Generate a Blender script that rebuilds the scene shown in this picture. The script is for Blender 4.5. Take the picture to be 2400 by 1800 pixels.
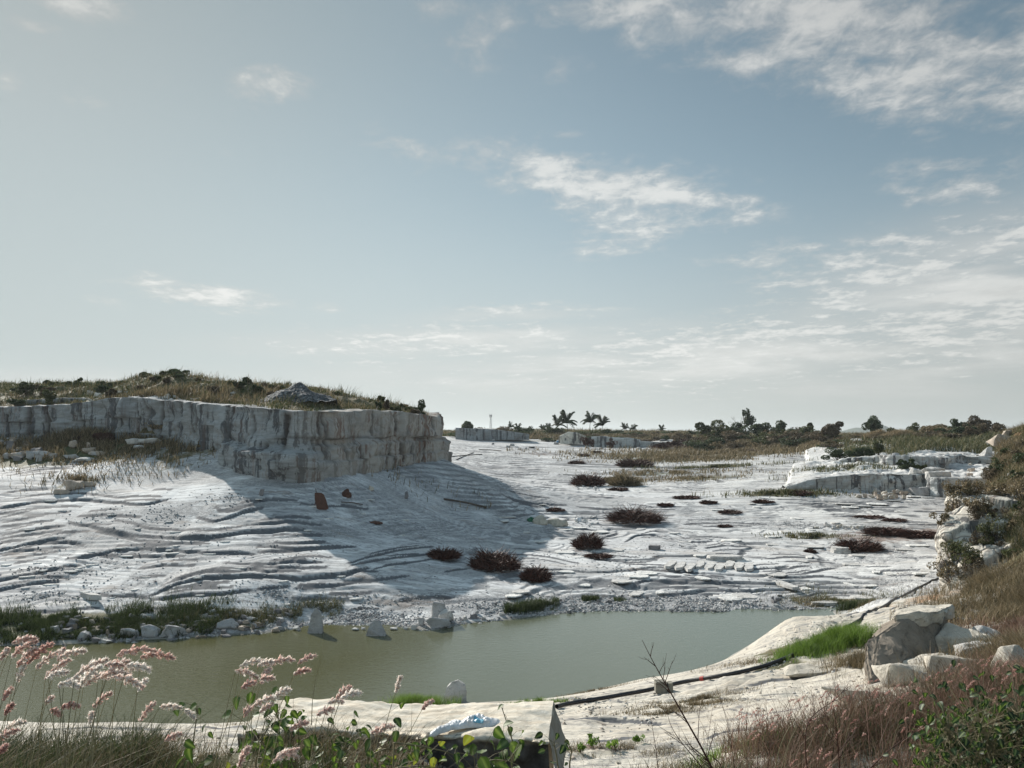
import bpy, bmesh, math, random
import numpy as np
from mathutils import Vector, Matrix
SC = bpy.context.scene
for o in list(bpy.data.objects): bpy.data.objects.remove(o, do_unlink=True)
COL = SC.collection
# ------------------------------------------------------------------ camera
EYE = 8.0; FPX = 1867.0; PITCH = math.radians(3.68)
cam = bpy.data.cameras.new('camera'); camo = bpy.data.objects.new('camera', cam); COL.objects.link(camo)
camo.location = (0, 0, EYE); camo.rotation_euler = (math.pi/2 + PITCH, 0, 0)
cam.sensor_width = 36; cam.lens = 36*FPX/2400; cam.clip_start = 0.1; cam.clip_end = 20000
SC.camera = camo
# ------------------------------------------------------------------ light
SUN_AZ = math.radians(-38); SUN_EL = math.radians(28)      # azimuth from +Y (view direction), negative = left
sd = bpy.data.lights.new('sun', 'SUN'); sd.energy = 4.1; sd.angle = math.radians(0.5); sd.color = (1.0, 0.945, 0.865)
so = bpy.data.objects.new('sun', sd); COL.objects.link(so)
sdir = Vector((math.sin(SUN_AZ)*math.cos(SUN_EL), math.cos(SUN_AZ)*math.cos(SUN_EL), math.sin(SUN_EL)))
so.rotation_euler = sdir.to_track_quat('Z', 'Y').to_euler()
SC.view_settings.view_transform = 'Standard'; SC.view_settings.look = 'None'
SC.view_settings.exposure = 0.86; SC.view_settings.gamma = 1.0
# ------------------------------------------------------------------ node helpers
class NT:
    def __init__(s, tree): s.t = tree; s.n = tree.nodes; s.l = tree.links
    def node(s, typ, **kw):
        n = s.n.new(typ)
        for k, v in kw.items(): setattr(n, k, v)
        return n
    def put(s, sock, v):
        if v is None: return
        if isinstance(v, bpy.types.NodeSocket): s.l.new(v, sock)
        else:
            try: sock.default_value = v
            except Exception:
                sock.default_value = tuple(v)+(1.0,) if len(v) == 3 else v
    def math(s, op, a, b=None, c=None, clamp=False):
        n = s.node('ShaderNodeMath', operation=op); n.use_clamp = clamp
        s.put(n.inputs[0], a); s.put(n.inputs[1], b)
        if c is not None: s.put(n.inputs[2], c)
        return n.outputs[0]
    def mix(s, f, a, b, blend='MIX'):
        n = s.node('ShaderNodeMix', data_type='RGBA', blend_type=blend); n.clamp_factor = True
        s.put(n.inputs[0], f); s.put(n.inputs[6], a); s.put(n.inputs[7], b)
        return n.outputs[2]
    def ramp(s, f, a, b, lo=0.0, hi=1.0, smooth=True):
        n = s.node('ShaderNodeMapRange'); n.interpolation_type = 'SMOOTHSTEP' if smooth else 'LINEAR'
        s.put(n.inputs[0], f); s.put(n.inputs[1], a); s.put(n.inputs[2], b); s.put(n.inputs[3], lo); s.put(n.inputs[4], hi)
        return n.outputs[0]
    def cramp(s, f, stops):
        n = s.node('ShaderNodeValToRGB'); e = n.color_ramp.elements
        e[0].position, e[0].color = stops[0][0], tuple(stops[0][1])+(1,)
        e[1].position, e[1].color = stops[-1][0], tuple(stops[-1][1])+(1,)
        for p, c in stops[1:-1]:
            q = e.new(p); q.color = tuple(c)+(1,)
        s.put(n.inputs[0], f); return n.outputs[0]
    def noise(s, vec, scale, detail=4, rough=0.55, dist=0.0, dims='3D'):
        n = s.node('ShaderNodeTexNoise'); n.noise_dimensions = dims
        s.put(n.inputs['Vector'], vec); n.inputs['Scale'].default_value = scale
        n.inputs['Detail'].default_value = detail; n.inputs['Roughness'].default_value = rough
        n.inputs['Distortion'].default_value = dist
        return n.outputs[0]
    def vor(s, vec, scale, feature='F1', out=0, rnd=1.0):
        n = s.node('ShaderNodeTexVoronoi', feature=feature)
        s.put(n.inputs['Vector'], vec); n.inputs['Scale'].default_value = scale
        n.inputs['Randomness'].default_value = rnd
        return n.outputs[out]
    def mapping(s, vec, loc=(0,0,0), rot=(0,0,0), scale=(1,1,1), typ='POINT'):
        n = s.node('ShaderNodeMapping', vector_type=typ); s.put(n.inputs[0], vec)
        n.inputs[1].default_value = loc; n.inputs[2].default_value = rot; n.inputs[3].default_value = scale
        return n.outputs[0]
    def attr(s, name, out='Fac'):
        n = s.node('ShaderNodeAttribute', attribute_name=name); return n.outputs[out]
    def bump(s, h, strength=0.5, dist=0.05, normal=None):
        n = s.node('ShaderNodeBump'); n.inputs['Strength'].default_value = strength
        n.inputs['Distance'].default_value = dist; s.put(n.inputs['Height'], h)
        if normal is not None: s.put(n.inputs['Normal'], normal)
        return n.outputs[0]
def new_mat(name):
    m = bpy.data.materials.new(name); m.use_nodes = True
    t = NT(m.node_tree); b = m.node_tree.nodes['Principled BSDF']
    b.inputs['Roughness'].default_value = 0.9; b.inputs['Specular IOR Level'].default_value = 0.25
    return m, t, b
# ------------------------------------------------------------------ sky
W = bpy.data.worlds.new('World'); SC.world = W; W.use_nodes = True
w = NT(W.node_tree); bg = W.node_tree.nodes['Background']
sky = w.node('ShaderNodeTexSky', sky_type='NISHITA'); sky.sun_disc = False
sky.sun_elevation = SUN_EL; sky.sun_rotation = SUN_AZ
sky.air_density = 1.0; sky.dust_density = 1.2; sky.ozone_density = 1.6; sky.altitude = 900
dirv = w.node('ShaderNodeTexCoord').outputs['Generated']
sp = w.node('ShaderNodeSeparateXYZ'); w.put(sp.inputs[0], dirv)
X, Y, Z = sp.outputs
az = w.math('ARCTAN2', X, Y); el = w.math('ARCSINE', Z)
cv = w.node('ShaderNodeCombineXYZ'); w.put(cv.inputs[0], az); w.put(cv.inputs[1], el)
AE = cv.outputs[0]
def ang(px, py):
    u = (px-1200)/FPX; v = (900-py)/FPX
    x, y, z = u, math.cos(PITCH)-v*math.sin(PITCH), math.sin(PITCH)+v*math.cos(PITCH)
    r = math.sqrt(x*x+y*y+z*z); return math.atan2(x, y), math.asin(z/r)
# clouds: centre, radii in reference pixels (turned into sky angles), tilt deg (+ = rises to the right), strength
CL = [(170,8,150,30,0,.85),(75,62,60,18,4,.65),(15,180,28,28,0,.4),(205,225,45,28,0,.4),
      (620,205,105,40,14,.62),(640,160,75,16,14,.5),(540,240,60,14,5,.35),
      (1130,85,120,60,20,.8),(1330,140,80,40,12,.55),(1050,30,90,30,0,.5),(1040,140,60,30,0,.3),
      (945,355,95,45,-18,.5),(1305,315,105,18,-5,.7),(1440,440,330,72,-12,1.1),(1520,540,200,48,8,.75),(1730,468,110,26,4,.45),
      (1950,60,520,125,-14,.95),(2250,190,330,100,-12,.9),(1500,15,330,60,-5,.8),
      (2260,430,190,60,-8,.55),(1850,610,170,48,3,.7),(2150,640,330,110,6,.95),(2400,560,260,110,12,.9),
      (470,690,185,32,-5,1.0),(255,708,50,12,-6,.7),(760,722,42,13,0,.6),(330,752,30,8,0,.35),
      (1200,735,260,26,2,.7),(1050,800,480,50,2,.85),(1700,810,600,75,5,.9),(2250,750,420,120,8,.95),
      (850,845,270,22,0,.55),(300,880,420,26,2,.45),(1500,890,900,60,0,.6),(1650,620,60,20,0,.35),(360,200,40,16,10,.35),(1210,50,60,26,15,.5),(1000,110,40,20,0,.35),(1600,60,240,70,-15,.9),(540,360,30,12,0,.3),(820,330,60,20,-10,.4),(1760,130,180,60,-20,.8),(860,655,50,12,0,.25)]
msk = None
for (cx, cy, rx, ry, rot, st) in CL:
    a0, e0 = ang(cx, cy); q = math.cos(e0)
    m1 = w.mapping(AE, loc=(a0, e0, 0), rot=(0, 0, math.radians(rot)), scale=(rx*1.4/FPX, ry*1.4/FPX, 1), typ='TEXTURE')
    ln = w.node('ShaderNodeVectorMath', operation='LENGTH'); w.put(ln.inputs[0], m1)
    f = w.ramp(ln.outputs['Value'], 1.25, 0.0, 0.0, st)
    msk = f if msk is None else w.math('MAXIMUM', msk, f)
V2 = None
for (cx, cy, rx, ry, rot, st) in [(1650,850,1050,65,3,.8),(2330,720,460,200,10,.9),(1150,800,600,40,2,.75),(2100,900,700,60,0,.5),(1180,742,300,20,1,.5),(250,890,500,26,2,.4)]:
    a0, e0 = ang(cx, cy); m1 = w.mapping(AE, loc=(a0, e0, 0), rot=(0, 0, math.radians(rot)), scale=(rx*1.2/FPX, ry*1.2/FPX, 1), typ='TEXTURE')
    ln = w.node('ShaderNodeVectorMath', operation='LENGTH'); w.put(ln.inputs[0], m1); f = w.ramp(ln.outputs['Value'], 1.2, 0.1, 0.0, st); V2 = f if V2 is None else w.math('MAXIMUM', V2, f)
zc = w.math('MAXIMUM', Z, 0.0); zc = w.math('ADD', zc, 0.10)
pv = w.node('ShaderNodeCombineXYZ'); w.put(pv.inputs[0], w.math('DIVIDE', X, zc)); w.put(pv.inputs[1], w.math('DIVIDE', Y, zc))
n1 = w.noise(w.mapping(pv.outputs[0], rot=(0,0,.5), scale=(1.0,1.25,1)), 4.2, 9, 0.60, 0.25)
n2 = w.noise(w.mapping(pv.outputs[0], loc=(3,7,0), rot=(0,0,.2), scale=(1.3,0.9,1)), 13, 7, 0.65, 0.4)
nn = w.math('ADD', w.math('MULTIPLY', n1, 0.62), w.math('MULTIPLY', n2, 0.38))
den = w.math('ADD', w.math('MULTIPLY', msk, 0.95), w.math('MULTIPLY', w.math('SUBTRACT', nn, 0.5), 3.6))
den = w.ramp(den, 0.18, 1.25)
den = w.math('MULTIPLY', den, w.ramp(msk, 0.02, 0.35))
bn = w.noise(w.mapping(AE, scale=(1.0, 6.0, 1)), 5.0, 7, .55, .2)
den = w.math('MAXIMUM', den, w.math('MULTIPLY', V2, w.ramp(bn, .36, .60, .45, 1.1)))
# thin veil of high haze everywhere, thicker low down
veil = w.ramp(el, 0.34, -0.02, 0.0, 0.72)
hs = w.node('ShaderNodeHueSaturation'); hs.inputs['Saturation'].default_value = 0.74; hs.inputs['Value'].default_value = 1.0
w.put(hs.inputs['Color'], sky.outputs[0])
skc = w.mix(1.0, hs.outputs[0], (0.84, 1.13, 1.18), 'MULTIPLY')
dn = w.node('ShaderNodeVectorMath', operation='MULTIPLY_ADD'); w.put(dn.inputs[0], skc); dn.inputs[1].default_value = (.2, .2, .2); dn.inputs[2].default_value = (1, 1, 1)
dv = w.node('ShaderNodeVectorMath', operation='DIVIDE'); w.put(dv.inputs[0], skc); w.put(dv.inputs[1], dn.outputs[0])
sm_ = w.node('ShaderNodeVectorMath', operation='SCALE'); w.put(sm_.inputs[0], dv.outputs[0]); sm_.inputs['Scale'].default_value = 1.55; skc = sm_.outputs[0]
skc = w.mix(veil, skc, (4.8, 5.0, 4.8))
# broad pale veil low on the left, deeper blue up to the right
lf = w.ramp(az, 0.30, -0.60, 0.0, 0.40)
skc = w.mix(lf, skc, (4.1, 4.95, 5.05))
upr = w.math('MULTIPLY', w.ramp(el, 0.15, 0.60, 1.0, 0.74), w.ramp(az, 0.15, 0.65, 1.0, .84))
skc = w.mix(1.0, skc, w.ramp(el, 0.10, 0.60, 1.02, 0.74), 'MULTIPLY'); skc = w.mix(1.0, skc, w.ramp(az, 0.0, 0.62, 1.0, .84), 'MULTIPLY'); skc = w.mix(1.0, skc, w.ramp(az, -0.65, -0.1, .88, 1.0), 'MULTIPLY'); skc = w.mix(1.0, skc, (.95, .955, .96), 'MULTIPLY')
aabs = w.math('ABSOLUTE', az)
skc = w.mix(1.0, skc, w.ramp(el, 0.62, 1.0, 1.0, 1.75), 'MULTIPLY'); skc = w.mix(1.0, skc, w.ramp(aabs, 0.85, 1.6, 1.0, 1.4), 'MULTIPLY')  # unseen sky overhead and behind brightened, added fill for the shaded ground
cshade = w.ramp(w.math('MULTIPLY', den, nn), 0.1, 0.62, 0.78, 1.06)
ccol = w.mix(1.0, (6.7, 6.65, 6.4), cshade, 'MULTIPLY')
ccol = w.mix(1.0, ccol, upr, 'MULTIPLY')
fin = w.mix(w.math('MULTIPLY', den, 0.76), skc, ccol)
w.put(bg.inputs['Color'], fin); bg.inputs['Strength'].default_value = 0.0715
W.cycles.sampling_method = 'MANUAL'; W.cycles.sample_map_resolution = 1024

# ------------------------------------------------------------------ geometry helpers
CP, SP = math.cos(PITCH), math.sin(PITCH)
def ray(px, py):
    u = (px-1200)/FPX; v = (900-py)/FPX
    return np.array([u, CP-v*SP, SP+v*CP])
def at_d(px, py, d):
    r = ray(px, py); return np.array([0, 0, EYE]) + r*(d/r[1])
def at_z(px, py, z):
    r = ray(px, py); return np.array([0, 0, EYE]) + r*((z-EYE)/r[2])
def pd(px, d): return (ray(px, 1020)[0]*d/ray(px, 1020)[1], d)     # plan position of image column at distance
def mesh_np(name, V, Fq, mat=None, parent=None, attrs=None, smooth=False):
    me = bpy.data.meshes.new(name)
    V = np.asarray(V, dtype=np.float32); Fq = np.asarray(Fq, dtype=np.int32)
    k = Fq.shape[1]
    me.vertices.add(len(V)); me.vertices.foreach_set('co', V.ravel())
    me.loops.add(Fq.size); me.loops.foreach_set('vertex_index', Fq.ravel())
    me.polygons.add(len(Fq)); me.polygons.foreach_set('loop_start', np.arange(0, Fq.size, k, dtype=np.int32))
    if smooth: me.polygons.foreach_set('use_smooth', np.ones(len(Fq), dtype=bool))
    me.update(calc_edges=True)
    for k2, a in (attrs or {}).items():
        dom = 'POINT' if len(a) == len(V) else 'FACE'
        at = me.attributes.new(k2, 'FLOAT', dom); at.data.foreach_set('value', np.asarray(a, dtype=np.float32))
    if mat: me.materials.append(mat)
    o = bpy.data.objects.new(name, me); COL.objects.link(o)
    if parent: o.parent = parent
    return o
def tag(o, label=None, cat=None, group=None, kind=None):
    if label: o['label'] = label
    if cat: o['category'] = cat
    if group: o['group'] = group
    if kind or cat: o['kind'] = kind or 'thing'
    return o
def empty(name, loc, rz=0.0):
    o = bpy.data.objects.new(name, None); COL.objects.link(o); o.location = loc; o.rotation_euler = (0, 0, rz)
    o.empty_display_size = 0.2; return o
def _h(ix, iy, seed):
    n = (ix.astype(np.int64)*374761393 + iy.astype(np.int64)*668265263 + seed*1442695041) & 0xffffffff
    n = ((n ^ (n >> 13))*1274126177) & 0xffffffff
    n = (n ^ (n >> 16)) & 0xffffffff
    return n.astype(np.float64)/4294967295.0
def vnoise(x, y, seed=0):
    ix = np.floor(x); iy = np.floor(y); fx = x-ix; fy = y-iy
    ix = ix.astype(np.int64); iy = iy.astype(np.int64)
    a = _h(ix, iy, seed); b = _h(ix+1, iy, seed); c = _h(ix, iy+1, seed); d = _h(ix+1, iy+1, seed)
    ux = fx*fx*fx*(fx*(fx*6-15)+10); uy = fy*fy*fy*(fy*(fy*6-15)+10)
    return (a+(b-a)*ux)*(1-uy) + (c+(d-c)*ux)*uy - 0.5
def fbm(x, y, octs=4, seed=0, gain=0.5):
    s = 0; a = 1.0
    for i in range(octs):
        s = s + a*vnoise(x, y, seed+i*17); x, y = x*2.03+y*0.3+5.1, y*2.03-x*0.3+9.7; a *= gain
    return s
def sstep(a, b, x):
    t = np.clip((x-a)/(b-a), 0, 1); return t*t*(3-2*t)
class RBF:
    def __init__(s, pts):
        P = np.array(pts, float); s.c = P[:, :2].copy(); z = P[:, 2]
        n = len(P); D = np.sqrt(((s.c[:, None]-s.c[None])**2).sum(-1)+0.15)
        A = np.zeros((n+3, n+3)); A[:n, :n] = D; A[:n, n] = 1; A[:n, n+1:] = s.c; A[n, :n] = 1; A[n+1:, :n] = s.c.T
        b = np.zeros(n+3); b[:n] = z
        s.w = np.linalg.lstsq(A, b, rcond=None)[0]; s.n = n
    def __call__(s, x, y):
        r = s.w[s.n] + s.w[s.n+1]*x + s.w[s.n+2]*y
        for i in range(s.n):
            r = r + s.w[i]*np.sqrt((x-s.c[i, 0])**2+(y-s.c[i, 1])**2 + 0.15)
        return r
def sdist(poly, x, y):                     # signed distance to a polygon, positive inside
    P = np.array(poly, float); n = len(P)
    d = np.full(x.shape, 1e9); ins = np.zeros(x.shape, bool)
    for i in range(n):
        x0, y0 = P[i]; x1, y1 = P[(i+1) % n]
        ex, ey = x1-x0, y1-y0; t = np.clip(((x-x0)*ex+(y-y0)*ey)/(ex*ex+ey*ey+1e-12), 0, 1)
        d = np.minimum(d, np.hypot(x-x0-t*ex, y-y0-t*ey))
        c = ((y0 > y) != (y1 > y)) & (x < (x1-x0)*(y-y0)/((y1-y0) if y1 != y0 else 1e-9)+x0)
        ins ^= c
    return np.where(ins, d, -d)

# ------------------------------------------------------------------ terrain control points
G = []
def sc(px): return float(np.interp(px, [-900, 0, 400, 700, 1024], [.95, .92, .89, .87, .80]))
def gz(px, py, z): G.append(at_z(px, py, z))
def gd(px, py, d): G.append(at_d(px, py, d))
SHORE_FAR = [(-900,1535),(-500,1528),(-200,1520),(0,1514),(120,1512),(260,1505),(400,1497),(520,1490),(620,1484),(700,1470),(820,1464),(940,1468),(1010,1478),(1090,1462),(1200,1452),(1330,1437),
             (1480,1433),(1600,1434),(1700,1434),(1820,1430),(1900,1428),(1985,1426)]
SHORE_NEAR = [(1985,1426),(1962,1448),(1925,1478),(1860,1503),(1700,1545),(1500,1592),(1400,1615),(1300,1634),(1150,1645),(1000,1652),(600,1690),(300,1692),(0,1690),(-300,1690),(-900,1690)]
for p in SHORE_FAR+SHORE_NEAR[1:]: gz(p[0], p[1], 0.0)
for p in [(0,1600),(500,1590),(1000,1560),(1400,1520),(1700,1480),(-600,1600),(1850,1455)]:
    q = at_z(p[0], p[1], 0.0); G.append(np.array([q[0], q[1], -1.6]))
# quarry floor, from the shore back
def gb(px, py, off):
    F_ = sorted(SHORE_FAR); d = at_z(px, float(np.interp(px, [q[0] for q in F_], [q[1] for q in F_])), 0)[1]; gd(px, py, d+off)
for p in [(-500,1460,2.2),(0,1452,2.2),(230,1450,2.0),(420,1446,1.8),(600,1450,1.3),(720,1455,.8),(940,1446,1.2),(1150,1415,2),(1350,1400,2.0),(1500,1395,2.2),(1700,1418,1.0),(1950,1410,1.2)]: gb(*p)
for p in [(-400,1360,37.2),(0,1360,37.2),(300,1360,37.0),(600,1360,37.0),(900,1360,38.3),(-400,1280,41.5),(0,1280,41.5),(300,1280,41.2),(600,1280,41.2),(900,1280,43.5),(-400,1200,46),(0,1200,46),(150,1200,46),(300,1200,45.6),(450,1200,45.4),(600,1200,45.4),(750,1200,46),(870,1200,49.5),(1050,1200,57)]: gd(*p)
for p in [(1200,1350,.75),(1500,1350,.7),(1800,1350,.6),(2100,1350,.6)]: gz(*p)
for p in [(1200,1280,1.1),(1600,1280,1.0),(2000,1280,.9),(2200,1290,.9)]: gz(*p)
for p in [(1250,1200,1.75),(1600,1200,1.6),(2000,1200,1.6),(2300,1200,1.6)]: gz(*p)
# foot of the big wall
for p in [(-300,1120,56.5),(0,1120,56.5),(150,1120,57),(300,1120,57.6),(420,1115,57.8),(500,1110,57.5),(300,1080,60.5),(420,1075,60.5),(500,1065,60.5),(560,1108,57.2),(660,1114,57),(760,1114,59.5),(900,1110,70),(1000,1105,79),(1050,1108,81),(1100,1125,81),(1170,1155,79),
          (1040,1075,88),(1060,1085,90)]: gd(p[0], p[1], p[2]*sc(p[0]))
# rubble terrace at far left
for p in [(-600,1030,72),(-300,1032,70),(0,1032,68),(0,1060,65),(150,1060,64),(200,1034,68),(300,1040,65.5),(420,1044,64),(510,1048,61.8),(200,1085,62),(100,1085,62),(0,1085,62)]: gd(p[0], p[1], p[2]*sc(p[0]))
# floor further back
for p in [(1180,1120,100),(1300,1140,88),(1600,1140,88),(1300,1100,112),(1500,1100,112),(1700,1105,105),(1850,1110,95),(1100,1070,125),(1300,1070,135),(1500,1070,140),(1600,1065,135),(1700,1085,118),
          (1060,1040,160),(1200,1045,165),(1350,1047,175),(1500,1050,175),(1620,1048,165),(1800,1058,150),(1650,1035,185),(1080,1026,190),(1200,1020,205),(1400,1030,195),(1550,1027,205),
          (1700,1025,200),(1900,1035,170),(2000,1040,150),(2100,1035,140),(2250,1035,130)]: gd(*p)
for p in [(900,1016,260),(1100,1012,230),(1300,1011,235),(1500,1014,240),(1700,1019,230),(1900,1026,215),(2000,1028,200),(2100,1026,190),(2300,1018,170),(2450,1014,160),(1200,1018,600),(200,1018,600),(2000,1022,600),(2300,1022,600),
          (-600,1018,300),(3200,1018,300),(1200,1019,2500),(-3000,1019,2500),(5000,1019,2500)]: gd(*p)
# right terraces: floor in front of them
for p in [(1840,1150,78),(1950,1150,78),(2080,1150,78),(2200,1158,76),(2260,1170,74)]: gd(*p)
# near bank
for p in [(0,1760,16),(300,1760,16),(600,1750,16.5),(0,1820,12.5),(500,1820,12.5),(1340,1690,17),(1340,1790,12),(1500,1650,19.5),(1500,1740,14.5),(1500,1820,11.5),
          (1700,1600,20.5),(1700,1690,15.5),(1700,1740,13),(1900,1550,22),(1900,1640,16),(1850,1450,30),(2000,1480,26),(2060,1430,29),(2000,1600,18),(2120,1540,20),(2200,1480,23),(2130,1400,32),(2060,1400,34.5),
          (2200,1395,33.5),(2300,1560,16),(2400,1520,15),(1980,1395,40),(2330,1330,32),(2400,1290,31),(2290,1400,29),(2400,1360,26.5),(2350,1440,24.5),(2500,1250,31)]: gd(*p)
for p in [(1650,1790,9.0),(1800,1750,8.6),(2000,1710,8.4),(2200,1690,8.2),(2400,1640,8.0),(2700,1600,8),(2400,1800,5.5),(2100,1830,6),(1500,1830,7.6),(2300,1640,11),(2000,1690,11.5)]: gd(*p)
for p in [(0,-6,6.3),(-8,-2,6.3),(8,-2,6.5),(0,0,6.3),(-4,2,6.25),(4,2,6.45),(-2.2,4.9,5.93),(-1.2,4.9,5.99),(-.7,5.3,5.93),(-1.4,5.4,5.92),(-.3,4.7,5.95),(0,4.9,5.72),(.25,5.3,5.5),(-1.9,5.9,5.75),(-.5,6.0,5.6),(.5,6.0,5.4),(.8,4.8,5.6),(-4,5,5.7),(-1.5,8.2,4.0),(.8,8.2,3.9),(-5,8,3.9),(3,7,4.8),(2.2,5.4,5.5)]: G.append(np.array(p, float))
RG = RBF(G)
# ------------------------------------------------------------------ plateaus
P1 = [pd(-900,84*sc(-900)), pd(-300,73*sc(-300)), pd(0,70.5*sc(0)), pd(140,69.5*sc(140)), pd(255,69*sc(255)), pd(400,66*sc(400)), pd(520,61.5*sc(520)), pd(620,58.5*sc(620)), pd(700,58.2*sc(700)), pd(745,60*sc(745)), pd(800,64*sc(800)), pd(880,72*sc(880)), pd(960,80*sc(960)), pd(1010,85.5*sc(1010)), pd(1024,90*sc(1024)), pd(1010,100*sc(1010)), pd(930,140*sc(930)), pd(700,230*sc(700)), pd(-900,230*sc(-900))]
T = []
for (px, py, d) in [(-900,965,84),(-300,965,73),(0,962,70.5),(140,956,69.5),(255,945,69),(400,950,66),(520,957,61.5),(620,962,58.5),(700,970,58.2),(745,973,60),(800,974,64),(880,974,72),(960,979,80),(1010,984,85.5),(1024,988,90),(1008,984,98),
        (-300,925,85),(0,925,82),(0,900,100),(130,905,84),(190,902,84),(250,903,83),(330,889,80),(400,883,78),(430,886,78),(470,905,77),(520,907,76),(600,912,71),(650,925,70),(700,928,70),(760,927,74),(830,935,80),(890,942,85),(940,952,90),(980,965,94),
        (60,940,75),(200,928,76),(300,925,74),(400,915,71),(500,930,68),(600,940,65),(700,945,64),(800,950,70),(880,955,78),(950,965,86),
        (-300,945,120),(300,935,120),(600,950,110),(900,965,120),(700,985,180)]:
    T.append(at_d(px, py, d*sc(px)))
T1 = RBF(T)
P2 = [pd(1835,79.5), pd(1950,79), pd(2100,78.5), pd(2170,78.5), pd(2185,76), pd(2270,75), pd(2500,74), pd(2500,120), pd(1950,120), pd(1850,100)]
T = [at_d(px, py, d) for (px, py, d) in [(1835,1148,79.5),(1880,1128,79.2),(1950,1118,79),(2060,1112,78.7),(2160,1115,78.5),(2190,1120,76),(2270,1122,75),(2500,1120,74),
        (1820,1100,95),(1950,1090,92),(2080,1098,90),(2180,1105,88),(2300,1105,86),(1900,1080,100),(2100,1090,96),(1860,1092,105),(1950,1075,120),(2500,1080,120),(2200,1085,100)]]
T2 = RBF(T)
P3 = [pd(1900,99), pd(1980,98), pd(2060,96), pd(2085,93), pd(2150,92), pd(2215,91), pd(2228,94), pd(2240,99), pd(2290,97), pd(2500,94), pd(2500,150), pd(2000,150), pd(1880,130)]
T = [at_d(px, py, d) for (px, py, d) in [(1900,1096,99),(1980,1076,98),(2060,1070,96),(2085,1070,93),(2150,1070,92),(2215,1072,91),(2290,1071,97),(2500,1068,94),
        (1900,1082,112),(2000,1062,112),(2100,1052,108),(2200,1052,106),(2300,1052,106),(1880,1055,130),(2000,1035,132),(2150,1030,130),(2300,1028,128),(2500,1025,130),(2000,1030,150),(2300,1022,150)]]
T3 = RBF(T)
P4 = [pd(2900,33), pd(2420,33), pd(2322,33.6), pd(2285,35.5), pd(2272,39), pd(2256,44), pd(2264,49), pd(2297,56), pd(2320,66), pd(2338,80), pd(2700,90), pd(3400,60), pd(3400,33)]
T = [at_d(px, py, d) for (px, py, d) in [(2440,1400,29.5),(2330,1392,31),(2250,1375,33),(2215,1330,35.5),(2208,1262,39),(2226,1190,44),(2248,1140,49),(2285,1062,56),(2308,1040,66),(2330,1035,80),
        (2290,1290,35),(2400,1290,33),(2290,1180,43),(2400,1180,38),(2320,1100,49),(2400,1080,46),(2345,1022,58),(2400,1004,56),(2480,990,54),(2500,1150,36),(2500,1040,44),(2600,985,50),(2700,1150,34),(3300,1000,40),(2500,1010,75),(3300,1000,70),(2380,1030,80)]]
T4 = RBF(T)
PLAT = [(P1, T1, 0.7), (P2, T2, 0.5), (P3, T3, 0.6), (P4, T4, 1.3)]
shore_poly = [tuple(at_z(p[0], p[1], 0)[:2]) for p in SHORE_FAR] + [tuple(at_z(p[0], p[1], 0)[:2]) for p in SHORE_NEAR[1:]]
def smooth_H(x, y):
    z = RG(x, y); ins = np.zeros(x.shape)
    for P, Tf, wd in PLAT:
        s = sdist(P, x, y); m = s > -0.01
        if m.any():
            t = sstep(0.0, wd, s[m]); zz = z[m]; top = Tf(x[m], y[m])
            z[m] = zz + (np.maximum(top, zz)-zz)*t
            ins[m] = np.maximum(ins[m], s[m])
    return z, ins
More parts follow.
